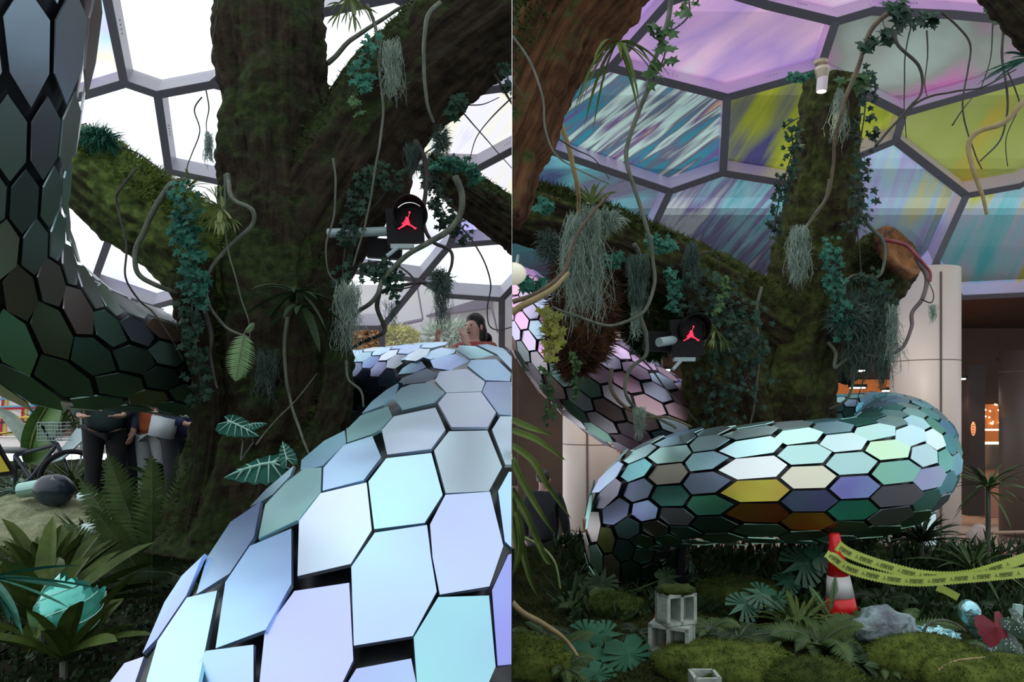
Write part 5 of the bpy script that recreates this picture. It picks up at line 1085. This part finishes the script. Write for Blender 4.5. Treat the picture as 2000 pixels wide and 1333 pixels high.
ivy('dark leaves clustered on the woody vine at the top', [(1745, 10, 5.5), (1760, 30, 5.5), (1742, 55, 5.5), (1728, 70, 5.5)], 34, .09, M_ivyD, 16)
ivy('pair of dark leaves on the woody vine before the mauve panel', [(1675, 95, 5.5), (1700, 90, 5.5), (1715, 85, 5.5)], 7, .09, M_ivyD, 10)
ivy('dark leaf rosette hanging at the top over the mauve panel', [(1790, 40, 5.6), (1812, 38, 5.6), (1825, 45, 5.6)], 26, .07, M_ivyD, 9)
ivy('ivy hanging from the mossy corner bough', [(1925, 5, 4.9), (1935, 25, 4.9), (1950, 35, 4.9), (1962, 50, 4.9)], 40, .05, M_ivyG, 12)
ivy('ivy wisps left of the spotlight', [(1540, 152, 6.0), (1560, 150, 6.0), (1590, 145, 6.0)], 50, .04, M_ivy, 8)
ivy('teal leaf clump on the upper left part of the bough', [(1055, 395, 5.2), (1065, 405, 5.2), (1075, 395, 5.2)], 30, .06, M_ivy, 10)
ivy('teal ivy on the crest of the bough', [(1270, 465, 5.7), (1290, 480, 5.7), (1310, 475, 5.7)], 60, .05, M_ivy, 12)
ivy('ivy on the underside of the bough left of the moss bag', [(1180, 500, 5.6), (1195, 510, 5.6), (1212, 500, 5.6)], 40, .05, M_ivy, 12)
ivy('ivy strand hanging on the dark mass right of the moss bag', [(1305, 530, 5.7), (1315, 560, 5.7), (1310, 600, 5.7)], 60, .05, M_ivy, 10)
ivy('ivy strand above the red lamp', [(1420, 545, 5.8), (1412, 570, 5.8), (1400, 610, 5.7)], 40, .05, M_ivyG, 8)
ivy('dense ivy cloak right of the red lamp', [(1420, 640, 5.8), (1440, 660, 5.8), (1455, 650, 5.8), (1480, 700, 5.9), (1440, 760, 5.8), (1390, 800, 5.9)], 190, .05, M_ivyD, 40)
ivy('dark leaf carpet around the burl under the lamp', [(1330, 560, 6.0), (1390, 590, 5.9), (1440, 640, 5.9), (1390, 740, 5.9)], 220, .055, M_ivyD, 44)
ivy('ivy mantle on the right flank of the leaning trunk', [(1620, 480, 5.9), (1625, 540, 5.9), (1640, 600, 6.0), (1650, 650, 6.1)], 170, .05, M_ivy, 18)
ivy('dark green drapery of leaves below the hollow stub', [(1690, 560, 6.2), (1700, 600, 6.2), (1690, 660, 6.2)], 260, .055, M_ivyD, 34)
ivy('thin ivy strings hanging before the dark wall', [(1062, 720, 5.6), (1070, 760, 5.6), (1075, 800, 5.6), (1070, 820, 5.6)], 44, .045, M_ivyG, 10)
ivy('ivy string over the white left scales', [(1120, 690, 5.6), (1125, 730, 5.6), (1122, 775, 5.6)], 40, .04, M_ivyG, 7)
ivy('teal leaf tuft at the left edge by the white lamp', [(1020, 550, 5.2), (1035, 558, 5.2), (1060, 552, 5.2)], 40, .06, M_ivy, 9)
ivy('yellow leaf cluster on the hanging root ball', [(1070, 615, 5.6), (1080, 640, 5.6), (1078, 690, 5.6)], 90, .06, mat('yellow_leaf', (.35, .33, .04), .5, 0, (.2, .25, .05), 8), 16)
hang_moss('long shaggy pale moss hanging from the yellow vine, left strand', (1120, 430, 5.1), 190, 30, 120, M_sp, r=.003)
hang_moss('long shaggy pale moss hanging from the bough, right strand', (1150, 420, 5.2), 240, 34, 170, M_sp, r=.003)
hang_moss('bag-shaped grey moss clump on the green vine', (1246, 508, 5.1), 110, 40, 260, M_spD, r=.003, curl=.35)
hang_moss('small moss tassel under the bag-shaped moss', (1240, 600, 5.2), 70, 12, 40, M_sp, r=.0025)
hang_moss('pale moss tassel draped over the bough middle', (1350, 480, 5.9), 100, 22, 90, M_spD, r=.003)
hang_moss('pale moss beard on the leaning trunk', (1560, 450, 5.9), 115, 28, 160, M_sp, r=.003)
hang_moss('pale blue moss tassel at the right end of the stub', (1738, 600, 6.1), 140, 26, 120, M_sp, r=.003)
hang_moss('dark green hanging moss curtain below the stub', (1680, 580, 6.2), 190, 80, 260, M_spD, r=.003)
hang_moss('moss tassel dripping onto the coil top', (1725, 690, 6.1), 80, 16, 60, M_spD, r=.003)
hang_moss('tiny moss wisp hanging before the pillar', (1822, 598, 6.0), 40, 18, 40, M_sp, r=.002)
hang_moss('wispy grey moss beside the leaning trunk shoulder', (1640, 180, 5.9), 110, 12, 60, M_sp, r=.002)
hang_moss('teal moss knot on the vine above the lilac coil', (1248, 800, 5.5), 62, 26, 90, M_sp, r=.003)
fuzzball('dark grassy moss on the bough behind the shaggy moss', (1070, 480, 5.3), 24, 40, 500, M_spD, ln=.6)
fuzzball('pale tuft on the bough crest by the yellow vine', (1185, 430, 5.4), 30, 14, 600, M_sp, ln=.6)
fuzzball('bushy teal moss on the trunk flank under the stub', (1655, 620, 6.1), 40, 34, 1200, M_spD, ln=.5)
straps('hanging spidery air plant at the edge of the rust-brown bough', P(1205, 85, 3.4), 16, .24, .02, M_strap, (-.9, .6), .9, name='air_plant')
straps('small spiky bromeliad on the bough crest', P(1155, 400, 5.1), 14, .22, .03, M_strapL, (.3, 1.6), .2, name='bromeliad')
stag('pale staghorn fern right of the red lamp', 1398, 645, 5.6, math.pi * 1.3, 46, M_strapL, 9)
straps('teal leaf blades at the right edge of the mauve panel', P(2010, 115, 5.0), 10, .3, .03, M_ivy, (-.5, .3), .2, lean=(-1.6, 0))
# track spotlight on the dome
t = thing('spotlight', P(1604, 145, 6.0), 'white cylindrical spotlight at the sawn top of the leaning trunk', 'light')
c = P(1606, 152, 5.9); Rm = Matrix.Rotation(.08, 4, 'Y')
mb = MB(); mb.lathe(c, [(.055, .085), (.06, .06), (.045, -.0)], 20); mb.lathe(P(1603, 122, 5.95), [(.055, .012), (.05, -.012), (.018, -.03)], 20); mb.build('mount', mat('brass_mount', (.5, .42, .32), .4, .3), t)
mb = MB(); mb.lathe(c + Vector((0, 0, -.03)), [(.043, .10), (.043, -.085), (.038, -.085), (.036, -.05)], 24, Rm); mb.build('body', mat('pinkish_white', (.72, .60, .66), .4), t)
mb = MB(); mb.lathe(c + Vector((0, 0, -.03)), [(.034, -.066), (.034, -.06)], 20, Rm); mb.build('lens', mat('warm_lens', (1, .85, .6), .5, emit=(1, .85, .6), es=5), t)
light('SPOT', c - Vector((-.01, 0, .13)), 6, (1, .85, .5), (0, 0, 0), spot_size=1.0, shadow_soft_size=.03)
t = thing('globe_lamp', P(1002, 535, 4.9), 'cream globe lamp cut off at the middle of the picture, above the teal leaf tuft', 'lamp'); mb = MB(); mb.ball(P(1002, 535, 4.9), (.093, .088, .076), 20); mb.build('globe', mat('cream_globe', (.80, .78, .62), .4, emit=(1, .95, .8), es=.25), t, smooth=True, cap=True)
MB().tube([P(1008, 528, 4.95), P(1012, 500, 5.5)], .012, 8).build('bracket', M_grey, t)

# ------------------------------------------------------------------ RIGHT VIEW: planting bed
random.seed(17)
mb = MB()
for _ in range(26000):
    Y = rnd(3.4, 7.6); x = rnd(.02, .74 * Y); p = Vector((x, Y, zR(x, Y)))
    l = Vector((rnd(-1, 1), rnd(-1, 1), rnd(.3, 1.5))).normalized() * rnd(.015, .05); s = l.cross(rv()).normalized() * rnd(.003, .006)
    mb.add([p - s, p + s, p + l], [(0, 1, 2)])
tag(mb.build('moss_pile', M_mossA, None), 'short green moss pile over the right planting bed', 'moss', kind='stuff')
mb = MB()
for _ in range(5200):
    Y = rnd(5.0, 8.0); x = rnd(.45, .72 * Y); p = Vector((x, Y, zR(x, Y) - max(0, Y - 7.6)))
    l = Vector((rnd(-1, 1), rnd(-1, .3), rnd(.3, 1.8))).normalized() * rnd(.05, .16) * (1 + max(0, Y - 6.8) * 1.2); s = l.cross(rv()).normalized() * rnd(.008, .022)
    mb.add([p - s * .4, p + l * .5 + s, p + l, p + l * .5 - s], [(0, 1, 2, 3)])
tag(mb.build('undergrowth', M_fernD, None), 'dark leafy undergrowth beneath the turquoise coil', 'undergrowth', kind='stuff')
def mound(lab, px, py, rx, ry, rz, m, nb=1800):
    c = gz(px, py, False); t = thing('moss_mound', c, lab, 'moss'); mb = MB()
    mb.ball(c, (rx, ry, rz), 26, disp=lambda q: .18 * noise.noise(q * 2.2 + c)); mb.build('cushion', m, t, smooth=True); mb = MB()
    for _ in range(nb):
        d = rv(); d.z = abs(d.z); d.normalize(); p = c + Vector((d.x * rx, d.y * ry, d.z * rz)) * (1 + .18 * noise.noise(d * 2.2 + c)); l = (d + rv() * .7).normalized() * rnd(.01, .03); s = l.cross(rv()).normalized() * .003
        mb.add([p - s, p + s, p + l], [(0, 1, 2)])
    mb.build('moss_blades', M_mossB, t)
mound('bright moss hump at the left, below the thick creeping vine', 1020, 1290, .30, .25, .14, M_mossB); mound('round moss cushion behind the split leaves', 1200, 1195, .22, .2, .13, M_mossA)
mound('wide moss ridge right of the concrete blocks', 1420, 1300, .45, .3, .12, M_mossB); mound('moss hump under the olive arching stem', 1800, 1300, .34, .25, .18, M_mossB)
mound('moss cushion in the lower right corner', 1930, 1330, .40, .25, .15, M_mossB); mound('moss covered pot mound at the bottom centre', 1590, 1335, .26, .2, .13, M_mossA)
mound('low dark moss cushion below the coil', 1450, 1180, .4, .3, .2, M_mossA); mound('dark moss hump by the flower bush', 1690, 1120, .22, .2, .34, M_mossA)
for i, (px, py, n, l, lab) in enumerate(((1145, 1190, 26, .42, 'feathery green fern cluster left of the coil end'), (1040, 1265, 22, .34, 'low feathery fern in the lower left corner'), (1100, 1310, 24, .32, 'soft fern in front of the creeping vine'))):
    fern(lab, gz(px, py, False), n // 2, l, M_fern, up=(.4, 1.3), droop=.6, nn=20)
straps('pointed dark yucca leaves at the floor edge by the man', gz(1115, 1195, False), 16, .38, .03, M_fernD, (.3, 2), .1)
straps('big leafy grass clump left of the traffic cone', gz(1560, 1240, False), 60, .52, .028, M_strap, (.5, 2.2), .5, name='grass_clump', cat='grass')
fern('lacy fern in front of the cone base', gz(1600, 1260, False), 15, .52, M_fern, up=(.5, 1.4), droop=.6, nn=26)
fern('tall narrow fern frond before the cone', gz(1625, 1215, False), 1, .4, M_fernL, dirs=[((.02, -.1, 1), .38), ((-.6, -.1, 1), .36)], wd=.10, droop=.1, nn=24)
fern('shadowed fern to the right of the cone', gz(1720, 1180, False), 12, .40, M_fernD, up=(.5, 1.4), droop=.7, nn=24)
fern('fern bush at the right behind the rock', gz(1700, 1215, False), 12, .36, M_fern, up=(.4, 1.4), droop=.7, nn=22)
straps('broad dark leaf plant below the grass clump', gz(1660, 1300, False), 20, .34, .07, M_fernD, (.0, .8), .35)
straps('dark pointed leaf clump at the bottom centre-right', gz(1500, 1290, False), 18, .30, .05, M_fern, (.1, .9), .35)
straps('spiky dracaena rosette in front of the shop', (P(1930, 1050, 6.4).x, 6.4, zR(2.6, 6.4)), 54, .45, .022, M_fern, (-.4, 1.4), .35, stem=.85, name='dracaena', fold=.1)
straps('lower spiky dracaena with long drooping blades', gz(1900, 1150, False), 60, .62, .02, M_fern, (.2, 1.8), .45, name='dracaena', stem=.15, fold=.1)
straps('dark bushy leaves behind the tape, left of the dracaena', (P(1800, 1100, 6.8).x, 6.8, 1.0), 60, .5, .03, M_fernD, (.2, 1.8), .4, stem=.25)
straps('dark bushy leaves beside the white-flowered bush', (P(1740, 1090, 7.0).x, 7.0, 1.0), 50, .45, .03, M_fernD, (.2, 1.8), .4, stem=.2)
for i, (px, py, wh_) in enumerate([(1060, 1240, 'beside the thick creeping vine'), (1130, 1250, 'touching the left monstera leaf'), (1085, 1285, 'under the bend of the creeping vine'), (1250, 1240, 'left of the lower concrete block'), (1390, 1230, 'just right of the concrete blocks'),
    (1440, 1255, 'on the wide moss ridge'), (1480, 1240, 'at the left foot of the big grass clump'), (1660, 1260, 'between the cone and the rock'), (1770, 1230, 'at the right foot of the rock'), (1840, 1190, 'behind the arching olive stem'), (1870, 1270, 'inside the arching olive stem'), (1960, 1200, 'behind the begonia'),
    (1730, 1310, 'at the bottom edge below the rock'), (1440, 1140, 'in the shade left of the middle monstera'), (1380, 1150, 'behind the concrete blocks in the shade'), (1620, 1140, 'left behind the cone')]):
    g_ = gz(px, py, False); f_ = fern('small green fern ' + wh_, g_, 9, .2 + .08 * (i % 3), M_fernD if i % 2 else M_fern, up=(.3, 1.4), droop=.6, nn=16, group='small ferns in the mossy bed')
# reeds, left edge close to camera
random.seed(23)
t = thing('reed_plant', (.06, 2.4, 1.2), 'long arching green reed blades close to the camera at the centre seam', 'plant'); mb = MB()
for pts in ([(1000, 820, 2.6), (1035, 835, 2.6), (1080, 850, 2.6)], [(1000, 840, 2.6), (1050, 860, 2.6), (1105, 900, 2.6)], [(1000, 870, 2.6), (1040, 900, 2.6), (1070, 950, 2.6), (1116, 1015, 2.6)], [(1000, 895, 2.5), (1020, 940, 2.5), (1055, 1000, 2.5), (1085, 1045, 2.5)], [(1000, 955, 2.5), (1030, 1010, 2.5), (1065, 1090, 2.5), (1078, 1100, 2.5)], [(1000, 970, 2.5), (1015, 1050, 2.5), (1035, 1130, 2.5), (1052, 1165, 2.5)], [(1010, 1000, 2.4), (1018, 1060, 2.4), (1005, 1120, 2.4)], [(1000, 1010, 2.4), (1012, 1080, 2.4), (1000, 1130, 2.4)]):
    q = path(pts, 6); k = len(q); vs = []
    for i, v in enumerate(q):
        T = (q[min(i+1, k-1)] - q[max(i-1, 0)]).normalized(); s = T.cross(Vector((0, -1, .2))).normalized() * pxm(7, 2.5) * math.sin(math.pi * min(1, .3 + .7 * i / (k - 1))) ** .8; vs += [v - s + Vector((0, -.004, 0)), v + Vector((0, .004, 0)), v + s + Vector((0, -.004, 0))]
    mb.add(vs, [f for i in range(k - 1) for f in ((3*i, 3*i+1, 3*i+4, 3*i+3), (3*i+1, 3*i+2, 3*i+5, 3*i+4))])
mb.build('blades', M_strap, t)
# monsteras
monstera('bright split-leaf monstera at the lower left, beside the concrete blocks', gz(1190, 1290, False), [(1228, 1278, 4.3, 78, 2.9, .7), (1150, 1285, 4.3, 72, 3.5, .9), (1165, 1318, 4.1, 60, 2.6, 1.0), (1150, 1238, 4.6, 62, 5.2, 1.0), (1180, 1240, 4.6, 50, 1.2, .8)])
monstera('split-leaf monstera in the shade left of the cone', gz(1550, 1130, False), [(1572, 1100, 5.5, 62, 4.4, .7), (1600, 1088, 5.5, 46, 1.0, .7), (1540, 1135, 5.5, 40, 4.6, .9)], mat('monstera_shade', (.03, .11, .07), .4, 0, (.05, .15, .09), 3))
monstera('split-leaf monstera behind the moss, middle of the bed', gz(1480, 1190, False), [(1455, 1180, 5.0, 48, 4.2, .8), (1490, 1160, 5.0, 46, 5.6, .9), (1515, 1175, 5.0, 50, 1.4, 1.0)], MATS['monstera_shade'])
monstera('large dark leaves at the coil\'s left foot', gz(1175, 1160, False), [(1175, 1140, 5.6, 46, .2, .6), (1150, 1160, 5.6, 40, 5.2, .7), (1300, 1130, 5.6, 40, 1.1, .8)], M_fernD)
# traffic cone
cb = gz(1645, 1212, False); H_ = .61; t = thing('traffic_cone', cb, 'red traffic cone with a white band, leaning in the grass', 'cone')
Rm = Matrix.Rotation(-.09, 4, 'Y'); prof = lambda a, b: [(.115 - .08 * a / H_, a), (.115 - .08 * b / H_, b)]
m_cr = mat('cone_red', (.75, .012, .015), .35); m_cw = mat('cone_white', (.72, .70, .70), .4)
MB().lathe(cb, prof(.02, .17), 32, Rm).build('lower_cone', m_cr, t, smooth=True); MB().lathe(cb, [(r * 1.02, z) for r, z in prof(.17, .32)], 32, Rm).build('white_band', m_cw, t, smooth=True)
MB().lathe(cb, prof(.32, H_) + [(.028, H_ + .005)], 32, Rm).build('upper_cone', m_cr, t, smooth=True); MB().box(cb + Vector((0, 0, .01)), (.32, .32, .03), Rm).build('base_plate', m_cr, t)
# tapes
M_tape = mat('tape_yellow', (.46, .58, .10), .5, 0, (.52, .62, .14), 4); M_ink = mat('tape_ink', (.02, .03, .01), .6)
def tape(label, pts, w):
    q = [P(*p) for p in cr(pts, 26)]; k = len(q); o = thing('barrier_tape', q[0], label, 'tape', 'yellow printed barrier tapes'); mb = MB(); ink = MB(); vs = []; hw = pxm(w, 5) / 2; d = 0
    for i, v in enumerate(q):
        T = (q[min(i+1, k-1)] - q[max(i-1, 0)]).normalized(); up = T.cross(Vector((0, 1, 0))); up = up if up.z > 0 else -up; z = .004 * (i % 2 * 2 - 1)
        vs += [v - up * (hw + z), v + up * (hw - z), v + up * (hw - z) + Vector((0, .003, 0)), v - up * (hw + z) + Vector((0, .003, 0))]
    mb.add(vs, [f for i in range(k - 1) for f in ((4*i, 4*i+4, 4*i+5, 4*i+1), (4*i+2, 4*i+6, 4*i+7, 4*i+3), (4*i+1, 4*i+5, 4*i+6, 4*i+2), (4*i+3, 4*i+7, 4*i+4, 4*i))]); mb.build('strip', M_tape, o)
    S = [0]
    for i in range(1, k): S.append(S[-1] + (q[i] - q[i-1]).length)
    def at(s):
        i = 0
        while i < k - 2 and S[i+1] < s: i += 1
        u = (s - S[i]) / max(1e-6, S[i+1] - S[i]); T = (q[i+1] - q[i]).normalized(); up = T.cross(Vector((0, 1, 0))); up = up if up.z > 0 else -up
        return q[i].lerp(q[i+1], u) - Vector((0, .003, 0)), T, up
    s = .03
    while s < S[-1] - .16:
        for g in range(5):                      # five block characters of crossing strokes
            p, T, up = at(s + g * .019); h = hw * .34
            for a, b in (((-.007, h), (.007, h)), ((-.007, 0), (.006, 0)), ((-.007, -h), (.007, -h)), ((-.006, -h), (-.006, h)), ((.006, -h * (g % 2)), (.006, h))):
                A, B = p + T * a[0] + up * a[1], p + T * b[0] + up * b[1]; ink.tube([A, B], .0016, 4)
        p, T, up = at(s + .125); h = hw * .3                     # little leaping figure between the words
        for a, b in (((0, h * 1.3), (-.002, 0)), ((-.002, 0), (-.012, -h)), ((-.002, 0), (.012, -h))): ink.tube([p + T * a[0] + up * a[1], p + T * b[0] + up * b[1]], .0015, 4)
        s += .155
    tag(ink.build('printed_marks', M_ink, o), kind='stuff')
tape('upper yellow printed barrier tape from the cone rising to the right edge', [(1636, 1066, 5.0), (1660, 1082, 5.0), (1720, 1104, 5.0), (1800, 1124, 5.0), (1880, 1126, 5.0), (1950, 1108, 5.0), (2010, 1088, 5.0)], 20)
tape('lower yellow printed barrier tape wrapping the cone front', [(1614, 1082, 4.93), (1630, 1092, 4.9), (1660, 1112, 4.93), (1730, 1130, 4.95), (1800, 1136, 4.95), (1880, 1130, 4.95), (1950, 1124, 4.95), (2010, 1118, 4.95)], 20)
tape('short loose tape end drooping behind the lower tape', [(1830, 1148, 5.2), (1850, 1156, 5.2), (1872, 1168, 5.2)], 14)
# concrete blocks
M_con = mat('weathered_concrete', (.30, .36, .32), .8, 0, (.48, .53, .47), 12, bump=.3)
def block(lab, px, py, Y, w, h, d, rz):
    c = P(px, py, Y); t = thing('concrete_block', c, lab, 'block', None); M = Matrix.Rotation(rz, 4, 'Z'); mb = MB(); k = .022
    for off, sz in (((0, 0, h - k / 2), (w, d, k)), ((0, 0, k / 2), (w, d, k)), ((-w / 2 + k / 2, 0, h / 2), (k, d, h)), ((w / 2 - k / 2, 0, h / 2), (k, d, h)), ((0, 0, h / 2), (k, d, h)), ((-w * .25, d / 2 - k / 2, h / 2), (w * .5, k, h)), ((w * .25, d * .2, h / 2), (w * .5, k, h))):
        mb.box(c + M @ Vector(off), sz, M)
    mb.build('shell', M_con, t); return t, c
b_a, c_ = block('lower pale hollow concrete block standing in the moss', 1312, 1276, 4.42, .25, .185, .16, -.5)
b_b, c_ = block('upper hollow concrete block capped with moss', 1320, 1216, 4.42, .21, .19, .14, .35)
mb = MB(); mb.ball(c_ + Vector((0, 0, .20)), (.12, .09, .035), 18, disp=lambda q: .3 * noise.noise(q * 3)); cap_ = mb.build('moss_cap', M_mossA, b_b, smooth=True)
for px, w, lab in ((1376, .13, 'white square pot rim at the bottom centre'), (1560, .14, 'white stone pot rim at the bottom, left of the pair'), (1632, .13, 'pale blue stone rim at the bottom, right of the pair')):
    c = P(px, 1338, 3.9); t = thing('planter_box', c - Vector((0, 0, .1)), lab, 'planter'); mb = MB(); 
    for off, sz in (((0, -w / 2, 0), (w, .02, .12)), ((0, w / 2, 0), (w, .02, .12)), ((-w / 2, 0, 0), (.02, w, .12)), ((w / 2, 0, 0), (.02, w, .12))): mb.box(c + Vector(off), sz)
    mb.build('rim', M_con, t); MB().box(c - Vector((0, 0, .03)), (w, w, .06)).build('soil_fill', M_soil, t)
mb = MB(); c = gz(1728, 1252, False) + Vector((0, 0, .08)); mb.ball(c, (.19, .15, .12), 30, disp=lambda q: .30 * noise.noise(q * 1.7 + Vector((4, 0, 0))) + .10 * noise.noise(q * 5) - .04 * abs(noise.noise(q * 11)))
tag(mb.build('rock', mat('blue_grey_rock', (.10, .11, .14), .7, 0, (.30, .42, .42), 6, bump=.8, bscale=18), None, smooth=False), 'jagged blue-grey rock right of the cone', 'rock')
# foil ornament
m_foil = mat('blue_foil', (.35, .72, .80), .18, .9, (.6, .9, .95), 6, bump=.9, bscale=14)
t = thing('foil_ornament', gz(1895, 1260, False), 'pale blue crinkled foil bulb with ruffled skirts on the moss', 'ornament')
A, B = P(1908, 1245, 4.5), P(1888, 1180, 4.5); ax = (B - A); L2_ = ax.length; Rq = ax.to_track_quat('Z', 'Y').to_matrix().to_4x4()
mb = MB(); mb.lathe(A, [(.028, 0), (.03, .04), (.045, .08), (.062, .13), (.066, .17), (.055, .21), (.03, .235), (.005, .245)], 22, Rq); mb.build('bulb', m_foil, t, smooth=True)
for (px, py, w, h) in ((1830, 1240, 26, 14), (1855, 1246, 22, 12), (1805, 1232, 18, 9), (1928, 1236, 22, 18)):
    mb = MB(); mb.ball(P(px, py, 4.5), (pxm(w, 4.5), .05, pxm(h, 4.5)), 20, disp=lambda q: .35 * math.sin(8 * math.atan2(q.x, q.z)) * .5 + .2 * noise.noise(q * 4)); mb.build('ruffle', m_foil, t)
tag(MB().box(P(1987, 1198, 4.6), (.05, .03, .11), Matrix.Rotation(.1, 4, 'Y')).build('plant_tag', mat('pale_tag', (.4, .6, .55), .5), None), 'pale green plant tag at the right edge', 'tag')
# begonia with spotted leaves
t = thing('spotted_begonia', gz(1965, 1290, False), 'begonia with white-spotted dark leaves and crimson undersides', 'plant')
m_b = mat('begonia_green', (.02, .05, .035), .4, 0, (.03, .08, .05), 5); m_w = mat('white_spot', (.6, .65, .6), .5); m_r = mat('begonia_red', (.16, .01, .02), .5, 0, (.25, .02, .04), 5)
for (px, py, s, ang, pitch, mm) in ((1945, 1225, 62, 2.95, .25, m_r), (1958, 1252, 62, 3.4, .5, m_b), (1978, 1265, 56, 2.7, .5, m_b), (1985, 1215, 50, 2.5, .4, m_b)):
    c = P(px, py, 4.1); n = Vector((0, -math.cos(pitch), math.sin(pitch))); tip = Vector((math.sin(ang), 0, math.cos(ang))); s = pxm(s, 4.1)
    arrow_leaf(t, c, n, tip, s, mm, None, .5); lf = t.children[-1]
    if mm is m_b:
        mb = MB(); n.normalize(); tp = (tip - n * tip.dot(n)).normalized(); sd = tp.cross(n)
        for _ in range(34):
            y = rnd(-.3, .85); x = rnd(-1, 1) * .42 * (1 - max(0, y) ** 1.3); mb.ball(c + (sd * x + tp * y - n * (.45 * abs(x) + .25 * y * y)) * s + n * .002, (.004, .002, .005), 6)
        mb.build('leaf_spots', m_w, lf)
mb = MB(); b = gz(1965, 1290, False); mb.tube([b, P(1962, 1230, 4.15)], .008, 6); mb.tube([b, P(1985, 1215, 4.15)], .008, 6); mb.build('stems', m_r, t)
# white-flowered bush
t = thing('flower_bush', P(1680, 1080, 5.7), 'small bush with tiny white flowers hanging before the coil', 'bush'); a, b = MB(), MB()
for _ in range(900):
    d = rv().normalized(); p = P(1682, 1052, 5.6) + Vector((d.x * .16, d.y * .12, d.z * .22)) * rnd(.3, 1); l = (d + rv()).normalized() * .05; s = l.cross(rv()).normalized() * .008; a.add([p - s, p + l * .5 + s, p + l, p + l * .5 - s], [(0, 1, 2, 3)])
for _ in range(90): p = P(rnd(1640, 1700), rnd(1015, 1050), 5.45) if random.random() < .6 else P(rnd(1715, 1745), rnd(1040, 1065), 5.6); b.ball(p, .009 * rnd(.6, 1.3), 6)
a.build('leaves', M_fernD, t); b.build('flowers', mat('white_petals', (.75, .75, .7), .6), t)
# things beyond the bed
t = thing('notice_board', P(1815, 1060, 8.6), 'small pale blue lit notice board on the pillar side', 'sign')
MB().box(P(1809, 1035, 8.7), (.26, .03, .42)).build('frame', mat('steel_frame', (.3, .3, .32), .4, .6), t)
MB().box(P(1809, 1035, 8.67), (.22, .03, .37)).build('screen', mat('pale_screen', (.6, .75, .78), .4, emit=(.7, .9, .95), es=.35), t)
q = P(1809, 1060, 8.72); MB().box((q.x, q.y, q.z / 2), (.06, .05, q.z)).build('post', M_black, t)
t = thing('chair', P(1720, 1155, 6.6), 'cobalt blue plastic chair half hidden behind the tapes', 'chair'); m_bl = mat('cobalt', (.02, .03, .22), .4)
MB().box(P(1722, 1122, 6.8), (.24, .03, .24)).build('backrest', m_bl, t); MB().box(P(1724, 1096, 6.8), (.24, .05, .03)).build('top_rail', mat('teal_rail', (.08, .25, .22), .4), t)
for px in (1702, 1740): MB().box(P(px, 1150, 6.7), (.06, .05, .22)).build('leg', m_bl, t)
tag(MB().box(P(1978, 1090, 7.6), (.30, .3, .10)).build('crate', mat('pink_white', (.85, .05, .12), .5, 0, (.9, .75, .75), 5, contrast=(.48, .5)), None), 'pink and white patterned crate at the right edge', 'crate')
MBc = MB()
for k in range(8): x = 1880 + k * 18; MBc.tube([P(x, 1052, 8.4), P(x, 1110, 8.4)], .012, 6)
MBc.tube([P(1870, 1043, 8.4), P(2010, 1040, 8.4)], .022, 8); tag(MBc.build('railing', mat('tan_rail', (.35, .22, .15), .5), None), 'tan handrail with bars in front of the shop', 'railing')
t = thing('stone_statue', P(1912, 1075, 8.0), 'pale rounded pink stone form behind the dracaena', 'ornament'); mb = MB(); mb.ball(P(1912, 1062, 8.0), (.14, .12, .22), 20, disp=lambda q: .12 * noise.noise(q * 2)); mb.build('stone', mat('pink_stone', (.35, .25, .22), .7, 0, (.5, .4, .36), 9), t, smooth=True)
t = thing('poster_stand', P(1217, 1066, 9.2), 'small red patterned poster between the coils beside the cream pillar', 'poster'); MB().box(P(1217, 868, 9.2), (.16, .05, .20)).build('poster', mat('red_white_poster', (.6, .03, .05), .5, 0, (.7, .6, .6), 14, contrast=(.5, .52)), t)
q = P(1217, 880, 9.24); MB().box((q.x, q.y, q.z / 2), (.04, .04, q.z)).build('stand_pole', M_black, t)
t = thing('blue_screen', P(1345, 760, 9), 'small glowing blue screen behind the lilac coil', 'screen'); MB().box(P(1343, 757, 9.0), (.30, .05, .16)).build('display', mat('blue_display', (.02, .03, .3), .4, emit=(.05, .08, .6), es=.5), t)
q = P(1343, 757, 9.03); MB().box((q.x, q.y, q.z / 2), (.04, .04, q.z)).build('stand_pole', M_black, t)
tag(MB().slab([P(1283, 1190, 4.7), P(1287, 1215, 4.7), P(1277, 1215, 4.7)], (0, -1, 0), .02).build('red_marker', m_cr, None), 'small red plastic wedge left of the upper concrete block', 'marker')
